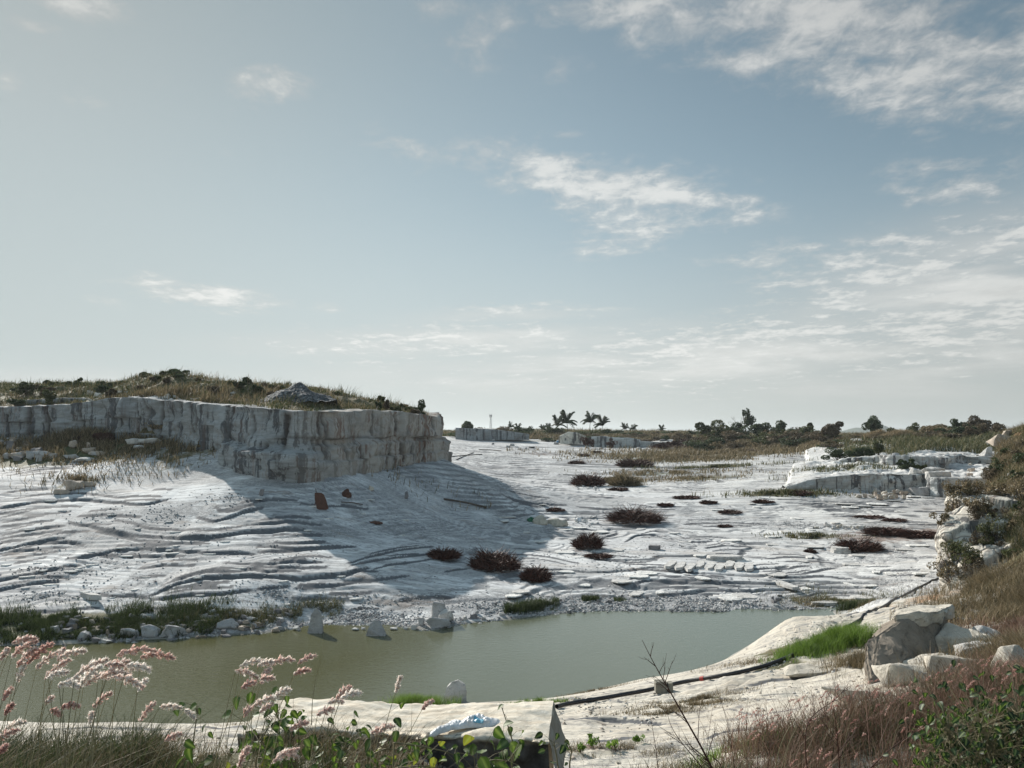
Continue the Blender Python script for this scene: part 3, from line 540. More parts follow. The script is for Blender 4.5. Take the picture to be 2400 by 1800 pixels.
# ------------------------------------------------------------------ quarry walls
def wall(name, P, Tf, i0, i1, mat, seed, off=0.35, bench=None, warmf=None, ds=.18, rows=34, lip=1.1, batter=0.0, amp=.28, cracks=()):
    pts = [np.array(P[i]) for i in range(i0, i1+1)]
    out = [];
    for a, b in zip(pts[:-1], pts[1:]):
        n = max(2, int(np.linalg.norm(b-a)/ds))
        for k in range(n): out.append(a+(b-a)*k/n)
    out.append(pts[-1]); Q = np.array(out)
    ks = 9; ker = np.ones(ks)/ks                        # round the corners a little
    pad = np.concatenate([np.repeat(Q[:1], ks//2, 0), Q, np.repeat(Q[-1:], ks//2, 0)])
    Q = np.stack([np.convolve(pad[:, k], ker, 'valid') for k in (0, 1)], -1)
    tg = np.gradient(Q, axis=0); tg /= np.linalg.norm(tg, axis=1)[:, None]+1e-9
    nrm = np.stack([tg[:, 1], -tg[:, 0]], -1)
    S = np.concatenate([[0], np.cumsum(np.linalg.norm(np.diff(Q, axis=0), axis=1))])
    rng = np.random.RandomState(seed); n = len(Q)
    inn = Q-nrm*0.9
    top = Tf(inn[:, 0], inn[:, 1]); base = RG(Q[:, 0]+nrm[:, 0]*.5, Q[:, 1]+nrm[:, 1]*.5)
    top = np.maximum(top, base+.05) + 0.10*fbm(S/1.3, S*0, 3, seed+3)
    base = base-.6
    # joints split the face into blocks, each standing a little in or out
    def blocks(levels, wmin, wmax, amp):
        js = [0]
        while js[-1] < S[-1]: js.append(js[-1]+rng.uniform(wmin, wmax))
        js = np.array(js); bi = np.searchsorted(js, S)-1
        offv = rng.uniform(-amp, amp, len(js)+2)[bi]; dj = np.min(np.abs(S[:, None]-js[None]), axis=1)
        return offv, dj
    V = []; J = []; Wm = []
    lev = bench or [1.0]
    sets = [blocks(0, 2.0, 6.5, amp)]+[blocks(0, 1.2, 4.5, amp) for _ in lev[1:]]; hf = sstep(630, 690, 1200+FPX*Q[:, 0]/Q[:, 1]) if len(lev) > 2 else np.ones(n)
    for r in range(rows+1):
        v = r/rows
        li = sum(v > b for b in lev[:-1]); offv, dj = sets[li]; offv = np.where(hf > .5, offv, sets[0][0]); dj = np.where(hf > .5, dj, sets[0][1])
        zz = base+(top-base)*v
        b = offv + amp*1.5*fbm(S/2.1, zz/1.6+li*5, 4, seed, .6) + .12*fbm(S*1.6, zz*1.6, 3, seed+9, .65) + amp*1.4*fbm(S/5, zz/3, 3, seed+66)
        groove = np.exp(-((dj+.05*fbm(S*1.3, zz*1.3, 2, seed+31))/.06)**2)
        gv = .35+1.8*fbm(S/2.2, zz/1.6, 2, seed+77)
        b = b - groove*.12*np.clip(gv+.3, 0, 1)
        jt = groove*np.clip(gv-.15, 0, 1)*.6
        ledge = sum(.16 for bb in lev[:-1] if v <= bb)*np.clip(.6+1.5*fbm(S/5, S*0, 2, seed+6), 0, 1.4)
        ledge = ledge*hf; pq = 1200+FPX*Q[:, 0]/Q[:, 1]
        if len(lev) > 2: ledge = ledge + .95*(1-sstep(.38, .46, v+.05*vnoise(S*.8, S*0, 9)))*sstep(535, 560, pq)*(1-sstep(700, 770, pq)) + .35*(1-sstep(.50, .56, v))*sstep(700, 760, pq)
        for bb in lev[:-1]:
            e = hf*np.exp(-(((v-bb)*(top-base)+.35*fbm(S/4+bb*7, S*0, 3, seed+44))/.07)**2); gb = np.clip(.25+1.8*fbm(S/3, S*0+bb*9, 2, seed+5)+.5*(bb > .5), 0, 1); b = b - e*.12*gb; jt = np.maximum(jt, e*gb*(.8 if bb > .5 else .35))
        pxs = 1200+FPX*Q[:, 0]/Q[:, 1]
        for (cp, cw, v0, v1) in cracks:
            cc = np.exp(-((pxs-cp-2.5*np.sin(v*9+cp)-3*fbm(zz*.9, zz*0+cp, 2, seed))/(cw*.62))**2)*sstep(v0-.04, v0+.04, v+.08*vnoise(S*3, zz*0, 3))*(1-sstep(v1-.02, v1+.03, v))
            b = b - cc*.30; jt = np.maximum(jt, cc)
        w_ = off + b + ledge + batter*(1-v)*(top-base)
        p = Q + nrm*w_[:, None]
        V.append(np.stack([p[:, 0], p[:, 1], zz], -1)); J.append(jt); Wm.append(warmf(1200+FPX*Q[:, 0]/Q[:, 1], v) if warmf else S*0)
    for k, (dx, dz) in enumerate([(0.12, .05), (.5, .07), (lip+.3, .03), (lip+1.4, -.6)]):
        p = Q + nrm*((off+sets[-1][0])*(1-k/3.0) - dx)[:, None]
        t2 = (np.maximum(Tf(p[:, 0], p[:, 1]), RG(p[:, 0], p[:, 1])) if k > 1 else top)+dz + (.12*fbm(S/1.0+k, S*0+k, 3, seed+8) if k < 3 else 0)
        V.append(np.stack([p[:, 0], p[:, 1], t2], -1)); J.append(S*0); Wm.append(Wm[-1])
    nr = len(V); V = np.concatenate(V); idx = np.arange(nr*n).reshape(nr, n)
    Fq = np.stack([idx[:-1, :-1], idx[:-1, 1:], idx[1:, 1:], idx[1:, :-1]], -1).reshape(-1, 4)
    o = mesh_np(name, V, Fq, mat, attrs=dict(joint=np.concatenate(J), warm=np.clip(np.concatenate(Wm), 0, 1)))
    return o
tag(wall('cliff', P1, T1, 0, 15, M_WALL, 5, bench=[.30, .60, 1.0], warmf=lambda S, v: sstep(660, 780, S)*.95, ds=.14, rows=60, cracks=[(76,9,0,1.1),(122,10,0,1.1),(30,5,0,.8),(205,3,.3,1.1),(293,3,.4,1.1),(330,2,.6,1.1),(347,3,.5,1.1),(382,5,.2,1.1),(437,4,.45,1.1),(466,5,.4,1.1),(480,5,.5,1.1),(543,5,.55,1.1),(556,3,.4,1.1),(605,2.5,.6,1.1),(640,2,.3,.6),(678,6,.5,.95),(746,5,.3,1.1),(757,4,.5,1.1),(862,4,.6,1.1),(919,5,.65,.95),(1006,3,.55,1.1),(800,3,.3,.55),(830,3,.25,.5),(880,4,.2,.5),(905,3,.1,.5),(935,4,.2,.5),(960,3,.2,.5),(985,3,.1,.6)]), kind='structure')
tag(wall('cliff', P2, T2, 0, 6, M_WALLB, 15, ds=.16, rows=20, off=.2, amp=.4), kind='structure')
tag(wall('cliff', P3, T3, 0, 9, M_WALLB, 25, ds=.16, rows=24, off=.2, amp=.6, bench=[.45, 1.0]), kind='structure')
def rock_face():
    rows = [(1425,2214,33.2),(1400,2209,33.8),(1340,2206,34.6),(1280,2203,35.8),(1220,2213,37.6),(1180,2227,39.5),(1150,2240,41.5)]
    cols = [(30,5.0),(6,1.6),(0,.4),(10,-.3),(50,-.8),(110,-1.2),(260,-1.6)]
    P = np.array([[at_d(px+a, py, d+b) for a, b in cols] for py, px, d in rows])
    nv, nu = 150, 190; v = np.linspace(0, len(rows)-1, nv); u = np.linspace(0, len(cols)-1, nu)
    A_ = np.stack([[np.interp(v, np.arange(len(rows)), P[:, j, k]) for j in range(len(cols))] for k in range(3)], -1)
    G_ = np.stack([[np.interp(u, np.arange(len(cols)), A_[:, i, k]) for i in range(nv)] for k in range(3)], -1)
    du = np.gradient(G_, axis=1); dv = np.gradient(G_, axis=0); N = np.cross(du, dv); N /= np.linalg.norm(N, axis=-1)[..., None]+1e-9
    if (N[:, nu//2, 1].mean() > 0): N = -N
    rng = np.random.RandomState(12); pts = G_.reshape(-1, 3); off = np.zeros(len(pts)); gap = np.zeros(len(pts))
    for ncell, am, ti in ((16, .34, .22), (60, .10, .16)):
        c = pts[rng.randint(0, len(pts), ncell)]; h = rng.uniform(-1, 1, ncell)*am; g = rng.normal(0, ti, (ncell, 3))
        W3 = np.array([1.0, 1.0, 1.25]); q = pts+.12*np.stack([fbm(pts[:, 0]*2+k*9, pts[:, 2]*2, 3, 5+k) for k in range(3)], -1)
        D = np.sqrt((((q[:, None]-c[None])*W3)**2).sum(-1)); o = np.argsort(D, axis=1)[:, :2]; i0 = o[:, 0]; r = np.arange(len(pts))
        off += h[i0]+((pts-c[i0])*g[i0]).sum(-1); e = D[r, o[:, 1]]-D[r, i0]; gp = np.exp(-(e/(.05 if ncell < 30 else .03))**2); off -= gp*(.16 if ncell < 30 else .04); gap = np.maximum(gap, gp*(1 if ncell < 100 else .4))
    off = np.clip(off, -.30, .26); off += .09*fbm(pts[:, 0]*1.8+pts[:, 1]*.7, pts[:, 2]*2.2, 5, 77, .6)
    V = pts + N.reshape(-1, 3)*off[:, None]; idx = np.arange(nv*nu).reshape(nv, nu)
    Fq = np.stack([idx[:-1, :-1], idx[:-1, 1:], idx[1:, 1:], idx[1:, :-1]], -1).reshape(-1, 4)
    tag(mesh_np('cliff', V, Fq, M_WALLC, attrs=dict(joint=gap*.45, warm=np.full(len(V), .15))), kind='structure')
    return V.reshape(nv, nu, 3)
FACE = rock_face()
# ------------------------------------------------------------------ water
def water():
    m, t, b = new_mat('pond_water')
    co = t.node('ShaderNodeTexCoord').outputs['Object']
    sx = t.node('ShaderNodeSeparateXYZ'); t.put(sx.inputs[0], co); gx = t.ramp(t.math('ADD', sx.outputs[0], t.math('MULTIPLY', t.noise(co, .25, 4, .5), 5.0)), -7.0, 11.0)
    col = t.mix(gx, (.082, .082, .040), (.128, .148, .116))
    t.put(b.inputs['Base Color'], col); b.inputs['Roughness'].default_value = .07; b.inputs['IOR'].default_value = 1.33
    b.inputs['Specular IOR Level'].default_value = .5
    n1 = t.noise(t.mapping(co, rot=(0, 0, .5), scale=(1, 1.7, 1)), 3.2, 3, .5, .3)
    n2 = t.noise(t.mapping(co, rot=(0, 0, -.4), scale=(1, 1.5, 1)), 12, 2, .5, .2)
    h = t.math('ADD', n1, t.math('MULTIPLY', n2, .5))
    t.put(b.inputs['Normal'], t.bump(h, .42, .018))
    P = np.array(shore_poly); x0, x1 = P[:, 0].min()-2, P[:, 0].max()+2; y0, y1 = P[:, 1].min()-2, P[:, 1].max()+2
    o = mesh_np('water', [(x0, y0, 0), (x1, y0, 0), (x1, y1, 0), (x0, y1, 0)], [[0, 1, 2, 3]], m)
    tag(o, kind='structure')
water()
# ------------------------------------------------------------------ object builders
def leaf_mat(name, stops, rough=.6, trans=0.25, rs=.5):
    m, t, b = new_mat(name)
    r = t.attr('rnd'); co = t.node('ShaderNodeTexCoord').outputs['Object']
    f = t.math('ADD', t.math('MULTIPLY', r, 1-rs*.5), t.math('MULTIPLY', t.math('SUBTRACT', t.noise(co, 1.2, 3, .5), .35), rs))
    col = t.cramp(f, stops)
    t.put(b.inputs['Base Color'], col); b.inputs['Roughness'].default_value = rough
    if trans:
        tr = t.node('ShaderNodeBsdfTranslucent'); t.put(tr.inputs[0], col)
        ms = t.node('ShaderNodeMixShader'); ms.inputs[0].default_value = trans
        t.l.new(b.outputs[0], ms.inputs[1]); t.l.new(tr.outputs[0], ms.inputs[2])
        out = m.node_tree.nodes['Material Output']; t.l.new(ms.outputs[0], out.inputs[0])
    return m
M_DRY = leaf_mat('dry_grass', [(0, (.035,.035,.018)), (.3, (.10,.085,.045)), (.6, (.23,.175,.10)), (1, (.42,.34,.22))])
M_MIX = leaf_mat('mixed_grass', [(0, (.025,.035,.012)), (.35, (.065,.08,.03)), (.65, (.14,.13,.06)), (1, (.32,.25,.15))])
M_GRN = leaf_mat('green_grass', [(0, (.015,.025,.01)), (.5, (.045,.065,.022)), (1, (.13,.16,.06))], trans=.25)
M_LIME = leaf_mat('bright_grass', [(0, (.05,.09,.015)), (.5, (.13,.22,.035)), (1, (.28,.38,.09))], trans=.4)
M_RED = leaf_mat('red_dry_grass', [(0, (.05,.035,.025)), (.4, (.15,.095,.065)), (.7, (.27,.16,.12)), (1, (.42,.32,.24))])
M_LEAFD = leaf_mat('dark_leaves', [(0, (.02,.033,.016)), (.5, (.052,.076,.034)), (1, (.13,.15,.07))])
M_LEAFB = leaf_mat('olive_leaves', [(0, (.03,.035,.015)), (.5, (.075,.09,.035)), (1, (.17,.17,.08))])
M_LEAFR = leaf_mat('brown_scrub_leaves', [(0, (.04,.034,.024)), (.5, (.12,.095,.06)), (1, (.26,.20,.13))])
M_BRUSH = leaf_mat('dead_brush', [(0, (.02,.009,.007)), (.5, (.07,.03,.022)), (1, (.16,.075,.055))], trans=0)
M_BARK = leaf_mat('bark', [(0, (.04,.03,.025)), (1, (.14,.11,.09))], trans=0)
def stone_mat(name, base, dark=(.12,.115,.11)):
    m, t, b = new_mat(name); co = t.node('ShaderNodeTexCoord').outputs['Object']
    n = t.noise(co, 2.0, 7, .65); n2 = t.noise(co, 9, 6, .7)
    hi = tuple(min(.85, c*1.18) for c in base); lo = tuple(c*.6 for c in base)
    col = t.cramp(n, [(.3, lo), (.5, base), (.7, hi)])
    col = t.mix(t.math('MULTIPLY', t.ramp(n2, .54, .68), .65), col, dark)
    t.put(b.inputs['Base Color'], col)
    t.put(b.inputs['Normal'], t.bump(t.noise(co, 6, 9, .75), .9, .08))
    return m
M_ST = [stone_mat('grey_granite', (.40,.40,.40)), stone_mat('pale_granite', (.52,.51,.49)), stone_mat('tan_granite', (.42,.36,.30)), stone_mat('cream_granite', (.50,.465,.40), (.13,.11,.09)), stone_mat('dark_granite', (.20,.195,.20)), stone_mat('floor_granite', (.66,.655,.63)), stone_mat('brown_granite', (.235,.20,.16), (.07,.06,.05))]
def bm_obj(name, bm, mat, parent=None, smooth=False):
    me = bpy.data.meshes.new(name); bm.to_mesh(me); bm.free(); me.materials.append(mat)
    if smooth:
        for p in me.polygons: p.use_smooth = True
    o = bpy.data.objects.new(name, me); COL.objects.link(o)
    if parent: o.parent = parent
    return o
def rock_bm(seed, sx, sy, sz, n=16, flat=0.0):
    rng = random.Random(seed); bm = bmesh.new()
    for i in range(0 if n >= 20 else (6 if n > 10 else 4)):
        bm.verts.new(((1 if i & 1 else -1)*rng.uniform(.16, .46)*sx, (1 if i & 2 else -1)*rng.uniform(.28, .47)*sy, (1 if i & 4 else -1)*rng.uniform(.10, .47)*sz))
    for i in range(n if n >= 20 else max(5, n-5)):
        u = rng.uniform(-1, 1); a = rng.uniform(0, 2*math.pi); r = math.sqrt(1-u*u); k = rng.uniform(.7, .98)
        bm.verts.new((r*math.cos(a)*k*sx/2, r*math.sin(a)*k*sy/2, u*k*sz/2))
    res = bmesh.ops.convex_hull(bm, input=bm.verts)
    bmesh.ops.delete(bm, geom=[v for v in bm.verts if not v.link_faces], context='VERTS')
    bmesh.ops.dissolve_limit(bm, angle_limit=math.radians(14), verts=bm.verts, edges=bm.edges)
    bmesh.ops.bevel(bm, geom=list(bm.edges), offset=min(sx, sy, sz)*.035, segments=1, affect='EDGES', profile=.6)
    return bm
def rough(bm, size, seed, k=.05):
    from mathutils import noise as mn
    bmesh.ops.triangulate(bm, faces=bm.faces)
    for _ in range(3 if size < 1.2 else 4):
        es = [e for e in bm.edges if e.calc_length() > size*.09]
        if es: bmesh.ops.subdivide_edges(bm, edges=es, cuts=1, use_grid_fill=False); bmesh.ops.triangulate(bm, faces=[f for f in bm.faces if len(f.verts) > 3])
    bm.normal_update(); o = Vector((seed*1.7 % 50, seed*.9 % 50, 3))
    for v in bm.verts:
        p = v.co/size
        v.co += v.normal*size*k*(mn.fractal(p*3.2+o, 1, 2, 4)*.9 - .5*max(0, .12-abs(mn.noise(p*Vector((2.2, 2.2, 7))+o)))/.12*.5)
def rock(name, label, cat, px, py, wpx, hpx, mat=0, group=None, seed=1, n=16, dep=.75, rz=None, sink=.12, d=None, tilt=0.0, onz=None):
    q = hit(px, py) if d is None else np.array([ray(px, py)[0]*d/ray(px, py)[1], d, 0]); 
    if d is not None: q[2] = H1(q[0], q[1])
    if onz is not None: q[2] = onz
    s = math.hypot(q[0], q[1])/FPX; sx, sz = wpx*s*1.12, hpx*s*1.12/(1-sink)
    bm = rock_bm(seed, sx, max(sx*dep, .05), sz, n)
    if sx > .45: rough(bm, sx, seed, .035)
    o = bm_obj(name, bm, M_ST[mat])
    o.location = (q[0], q[1]+sx*dep*.3, q[2]+sz*(.5-sink)); rr = random.Random(seed*7+1)
    o.rotation_euler = (tilt, 0, rr.uniform(-.5, .5) if rz is None else rz)
    return tag(o, label, cat, group)
def wedge(name, lab, px, py, w_, h_, pts, mat, dep=.7):
    q = at_z(px, py, 0.0); s = math.hypot(q[0], q[1])/FPX; bm = bmesh.new()
    for a, b, c in pts: bm.verts.new((a*w_*s, b*w_*s*dep, c*h_*s))
    bmesh.ops.convex_hull(bm, input=bm.verts); bmesh.ops.delete(bm, geom=[v for v in bm.verts if not v.link_faces], context='VERTS'); rough(bm, w_*s, int(px), .03)
    o = bm_obj(name, bm, M_ST[mat]); o.location = (q[0], q[1]+.1, 0); return tag(o, lab, 'boulder')
def slab_bm(seed, sx, sy, th, n=7):
    rng = random.Random(seed); bm = bmesh.new(); ang_ = sorted(rng.uniform(0, 2*math.pi) for _ in range(n))
    ang_ = [2*math.pi*i/n + rng.uniform(-.3, .3) for i in range(n)]
    def ring(z, k): return [bm.verts.new((math.copysign(abs(math.cos(a))**.7, math.cos(a))*sx/2*k, math.copysign(abs(math.sin(a))**.7, math.sin(a))*sy/2*k, z)) for a in ang_]
    a, b = ring(0, 1.03), ring(th, 1.0)
    bm.faces.new(b); bm.faces.new(a[::-1])
    for i in range(n): bm.faces.new((a[i], a[(i+1) % n], b[(i+1) % n], b[i]))
    return bm
def tube_np(pts, rad, sides=5):
    P = np.array(pts, float); n = len(P); R = np.broadcast_to(np.asarray(rad, float), (n,))
    tg = np.gradient(P, axis=0); tg /= np.linalg.norm(tg, axis=1)[:, None]+1e-9
    up = np.array([0, 0, 1.0]) if abs(tg[0][2]) < .9 else np.array([1.0, 0, 0])
    a = np.cross(tg, up); a /= np.linalg.norm(a, axis=1)[:, None]+1e-9; b = np.cross(tg, a)
    th = np.arange(sides)/sides*2*math.pi
    V = P[:, None] + R[:, None, None]*(np.cos(th)[None, :, None]*a[:, None]+np.sin(th)[None, :, None]*b[:, None])
    idx = np.arange(n*sides).reshape(n, sides)
    Fq = np.stack([idx[:-1], np.roll(idx[:-1], -1, 1), np.roll(idx[1:], -1, 1), idx[1:]], -1).reshape(-1, 4)
    return V.reshape(-1, 3), Fq
class Acc:
    def __init__(s): s.V = []; s.F = []; s.A = []; s.n = 0
    def add(s, V, Fq, rnd=None):
        V = np.asarray(V, float).reshape(-1, 3); Fq = np.asarray(Fq, int)
        s.V.append(V); s.F.append(Fq+s.n); s.A.append(np.full(len(Fq), .5) if rnd is None else np.broadcast_to(rnd, (len(Fq),))); s.n += len(V)
    def build(s, name, mat, parent=None, smooth=False):
        return mesh_np(name, np.concatenate(s.V), np.concatenate(s.F), mat, parent, dict(rnd=np.concatenate(s.A)), smooth)
def blades(x, y, z, h, wd, rng, lean=.35, wind=(0.12, 0), rnd=None, seg=1):
    n = len(x); a = rng.uniform(0, 2*math.pi, n); dx, dy = np.cos(a)*wd/2, np.sin(a)*wd/2
    lx = rng.normal(0, lean, n)*h+wind[0]*h; ly = rng.normal(0, lean, n)*h+wind[1]*h
    b0 = np.stack([x-dx, y-dy, z-.02*h], -1); b1 = np.stack([x+dx, y+dy, z-.02*h], -1)
    m0 = np.stack([x-dx*.7+lx*.35, y-dy*.7+ly*.35, z+h*.6], -1); m1 = np.stack([x+dx*.7+lx*.35, y+dy*.7+ly*.35, z+h*.6], -1)
    t = np.stack([x+lx, y+ly, z+h], -1)
    t2 = t + np.stack([dx*.1, dy*.1, x*0], -1)
    V = np.concatenate([b0, b1, m0, m1, t, t2]); i = np.arange(n)
    Fq = np.concatenate([np.stack([i, i+n, i+3*n, i+2*n], -1), np.stack([i+2*n, i+3*n, i+5*n, i+4*n], -1)])
    r = rng.uniform(0, 1, n) if rnd is None else rnd
    return V, Fq, np.concatenate([r, r])
def field(name, mat, regs, seed, kind='stuff', label=None, cat=None):
    """regs: (sampler -> x, y), blade height, blade width, lean"""
    rng = np.random.RandomState(seed); A = Acc()
    for (xy, h, wd, lean) in regs:
        x, y = xy(rng); z = HF(x, y); ok = z > .02; x, y, z = x[ok], y[ok], z[ok]
        hh = h*rng.uniform(.35, 1.15, len(x))*(.6+.9*np.clip(fbm(x/(h*6), y/(h*6), 2, seed)+.5, 0, 1))
        V, Fq, r = blades(x, y, z, hh, wd, rng, lean); A.add(V, Fq, r)
    o = A.build(name, mat); return tag(o, label, cat, kind=kind)
def ell(px, py, rx, ry, n, dmin=0, clump=0):
    q = hit(px, py, dmin)
    def f(rng):
        a = rng.uniform(0, 2*math.pi, n); r = np.minimum(np.abs(rng.normal(0, .62, n)), 1.5)
        x = q[0]+np.cos(a)*r*rx; y = q[1]+np.sin(a)*r*ry
        c_ = clump or min(rx, ry)*.45; k = fbm(x/c_, y/c_, 3, 5) > -.08+rng.uniform(-.12, .12, n); x, y = x[k], y[k]
        return x, y
    return f
def poly_reg(P, n, inner=0.4, clump=1.5, thr=-.05, lim=None):
    P = np.array(P); x0, x1, y0, y1 = P[:, 0].min(), P[:, 0].max(), P[:, 1].min(), P[:, 1].max()
    if lim: x0, x1, y0, y1 = max(x0, lim[0]), min(x1, lim[1]), max(y0, lim[2]), min(y1, lim[3])
    def f(rng):
        x = rng.uniform(x0, x1, n); y = rng.uniform(y0, y1, n); k = sdist(P, x, y) > inner
        x, y = x[k], y[k]; k = fbm(x/clump, y/clump, 3, 5) > thr + rng.uniform(-.1, .1, len(x)); return x[k], y[k]
    return f
def leaf_cloud(rng, c, rad, n, size, clumps=9, flat=1.0):
    c = np.array(c); rad = np.array(rad)
    cc = rng.normal(0, 1, (clumps, 3)); cc /= np.linalg.norm(cc, axis=1)[:, None]; cc *= rng.uniform(.2, 1.0, (clumps, 1)); cr = rng.uniform(.15, .45, clumps)
    cc[:, 2] = np.where(cc[:, 2] < -.5, -cc[:, 2]*.5, cc[:, 2])
    k = rng.randint(0, clumps, n); v = rng.normal(0, 1, (n, 3)); v /= np.linalg.norm(v, axis=1)[:, None]
    p = cc[k] + v*(cr[k]*rng.uniform(.55, 1.05, n)**.6)[:, None]
    P = c + p*rad
    a = rng.normal(0, 1, (n, 3)); a /= np.linalg.norm(a, axis=1)[:, None]; b = np.cross(a, rng.normal(0, 1, (n, 3))); b /= np.linalg.norm(b, axis=1)[:, None]+1e-9
    s = (size*rng.uniform(.6, 1.3, n))[:, None]
    V = np.concatenate([P-a*s, P+b*s*.45, P+a*s, P-b*s*.45]); i = np.arange(n)
    Fq = np.stack([i, i+n, i+2*n, i+3*n], -1)
    r = np.clip(rng.uniform(0, 1, n)*.6 + rng.uniform(0, .4, clumps)[k], 0, 1)
    return V, Fq, r, c+cc*rad
def bush(name, label, cat, loc, rad, n, size, mat, seed, group=None, clumps=12, stemr=.03):
    rng = np.random.RandomState(seed); root = empty(name, loc); tag(root, label, cat, group)
    V, Fq, r, cc = leaf_cloud(rng, (0, 0, rad[2]*.75), rad, n, size, clumps)
    V[:, 2] = np.abs(V[:, 2]); A = Acc(); A.add(V, Fq, r); A.build('foliage', mat, root)
    S = Acc()
    for c in cc:
        p0 = np.array([rng.uniform(-.1, .1)*rad[0], rng.uniform(-.1, .1)*rad[1], -.1]); m = (p0+c)/2+rng.normal(0, .06, 3)*rad
        V, Fq = tube_np([p0, m, c], [stemr, stemr*.7, stemr*.3], 4); S.add(V, Fq)
    S.build('stem', M_BARK, root); return root
def tree(name, label, loc, h, cw, trunk_f, n, size, mat, seed, group=None, clumps=14, ch=None, multi=1, wob=.12):
    rng = np.random.RandomState(seed); root = empty(name, loc); tag(root, label, 'tree', group)
    ch = ch or h*(1-trunk_f); top = h-ch/2
    V, Fq, r, cc = leaf_cloud(rng, (0, 0, top), (cw/2, cw/2, ch/2), n, size, clumps)
    A = Acc(); A.add(V, Fq, r); A.build('crown', mat, root); S = Acc()
    tr = max(.05, h*.025)
    base = [np.array([rng.uniform(-.1, .1)*cw*(multi > 1), 0, -.2]) for _ in range(multi)]
    for p0 in base:
        mid = np.array([rng.normal(0, wob)*cw, rng.normal(0, wob)*cw, h-ch*.8])
        V, Fq = tube_np([p0, (p0+mid)/2+rng.normal(0, .03, 3)*h, mid], [tr, tr*.8, tr*.6], 6); S.add(V, Fq)
        for c in cc[rng.permutation(len(cc))[:9]]:
            V, Fq = tube_np([mid, (mid+c)/2+rng.normal(0, .03, 3)*h, c], [tr*.5, tr*.35, tr*.12], 4); S.add(V, Fq)
    S.build('trunk', M_BARK, root); return root
def palm(label, loc, h, fl, seed, group, lean=0.0):
    rng = np.random.RandomState(seed); root = empty('palm_tree', loc); tag(root, label, 'palm tree', group)
    h = h*.56; top = np.array([lean*h, 0, h])
    V, Fq = tube_np([(0, 0, -.2), (lean*h*.3, 0, h*.5), top], [h*.035, h*.025, h*.02], 6); A = Acc(); A.add(V, Fq); A.build('trunk', M_BARK, root)
    F_ = Acc()
    for k in range(20):
        a = rng.uniform(0, 2*math.pi); up = rng.uniform(.1, 1.5); L = fl*rng.uniform(.8, 1.1); t = np.linspace(0, 1, 9)
        d = np.array([math.cos(a), math.sin(a)]); r = .82*L*t*math.cos(up*.85); zz = L*(1.45*math.sin(up)*t - .62*t*t)
        P = np.stack([top[0]+d[0]*r, top[1]+d[1]*r, top[2]+zz], -1)
        V, Fq = tube_np(P, np.linspace(.05, .012, 9)*fl*.35, 3); F_.add(V, Fq, .2)
        for i in range(1, 9):
            for s in (-1, 1):
                for q in (0, .5):
                    p = P[i-1]+(P[i]-P[i-1])*(q+.5*rng.rand()); side = np.array([-d[1]*s, d[0]*s, -.75]); ll = fl*.22*(1-.55*abs(t[i]-.45))
                    fw = np.array([d[0], d[1], 0])*.5; e = p+(side+fw)*ll*.75; w_ = np.array([d[0], d[1], 0])*fl*.05
                    F_.add([p-w_, p+w_, e+w_*.3, e-w_*.3], [[0, 1, 2, 3]], rng.rand()*.8)
    F_.build('crown', M_LEAFD, root); return root
def brush(label, px, py, wpx, hpx, seed, n=900, mat=None, name='brush_pile', dep=.8, cat='brush pile', th=.022, group=None):
    q = hit(px, py); s = math.hypot(q[0], q[1])/FPX; R = wpx*s*.56; Hh = hpx*s*1.12; rng = np.random.RandomState(seed)
    n = int(n*1.8); A = Acc(); a = rng.uniform(0, 2*math.pi, n); r = np.sqrt(rng.uniform(0, 1, n))*.8
    x = np.cos(a)*r*R; y = np.sin(a)*r*R*dep; prof = Hh*np.clip(1-r**1.6, .05, 1)*(.75+.5*np.clip(fbm(x/R*2.5+seed, y/R*2.5, 2, seed)+.5, 0, 1))
    z = rng.uniform(0, 1, n)**.6*prof*.75
    L = R*rng.uniform(.18, .55, n); b = a+rng.normal(0, 1.0, n); e = rng.uniform(-.2, .95, n)
    dx, dy, dz = np.cos(b)*np.cos(e)*L, np.sin(b)*np.cos(e)*L*dep, np.sin(e)*L*min(1.0, Hh/R*1.3)
    p = np.stack([x, y, z], -1); D = np.stack([dx, dy, dz], -1); mid = p+D*.5+rng.normal(0, .05, (n, 3))*L[:, None]; end = p+D
    wv = np.cross(D, rng.normal(0, 1, (n, 3))); wv /= np.linalg.norm(wv, axis=1)[:, None]+1e-9; wv = wv*th
    V = np.concatenate([p-wv, p+wv, mid-wv*.8, mid+wv*.8, end-wv*.3, end+wv*.3]); i = np.arange(n)
    Fq = np.concatenate([np.stack([i, i+n, i+3*n, i+2*n], -1), np.stack([i+2*n, i+3*n, i+5*n, i+4*n], -1)]); rr = rng.rand(n)
    V[:, 2] = np.maximum(V[:, 2], -.05)
    A.add(V, Fq, np.concatenate([rr, rr])); o = A.build(name, mat or M_BRUSH); o.location = (q[0], q[1]+R*dep*.3, q[2])
    return tag(o, label, cat, group)
def shp(px, off=0.0):
    F_ = sorted(SHORE_FAR); py = float(np.interp(px, [p[0] for p in F_], [p[1] for p in F_])); q = at_z(px, py, 0); x, y = q[0], q[1]+off; return np.array([x, y, H1(x, y)])
def sell(px, off, rx, ry, n):
    q = shp(px, off)
    def f(rng):
        x = q[0]+rng.uniform(-1, 1, n)*rx; yb = np.array([np.interp(v, SX_, SY_) for v in x]); y = yb+off+rng.normal(0, .5, n)*ry
        k = fbm(x/.8, y/.6, 3, 5) > -.12+rng.uniform(-.12, .12, n); return x[k], y[k]
    return f
_q = np.array(sorted([tuple(at_z(p[0], p[1], 0)[:2]) for p in SHORE_FAR])); SX_, SY_ = _q[:, 0], _q[:, 1]
def on(px, d): x = pd(px, d)[0]; return (x, d, H1(x, d))
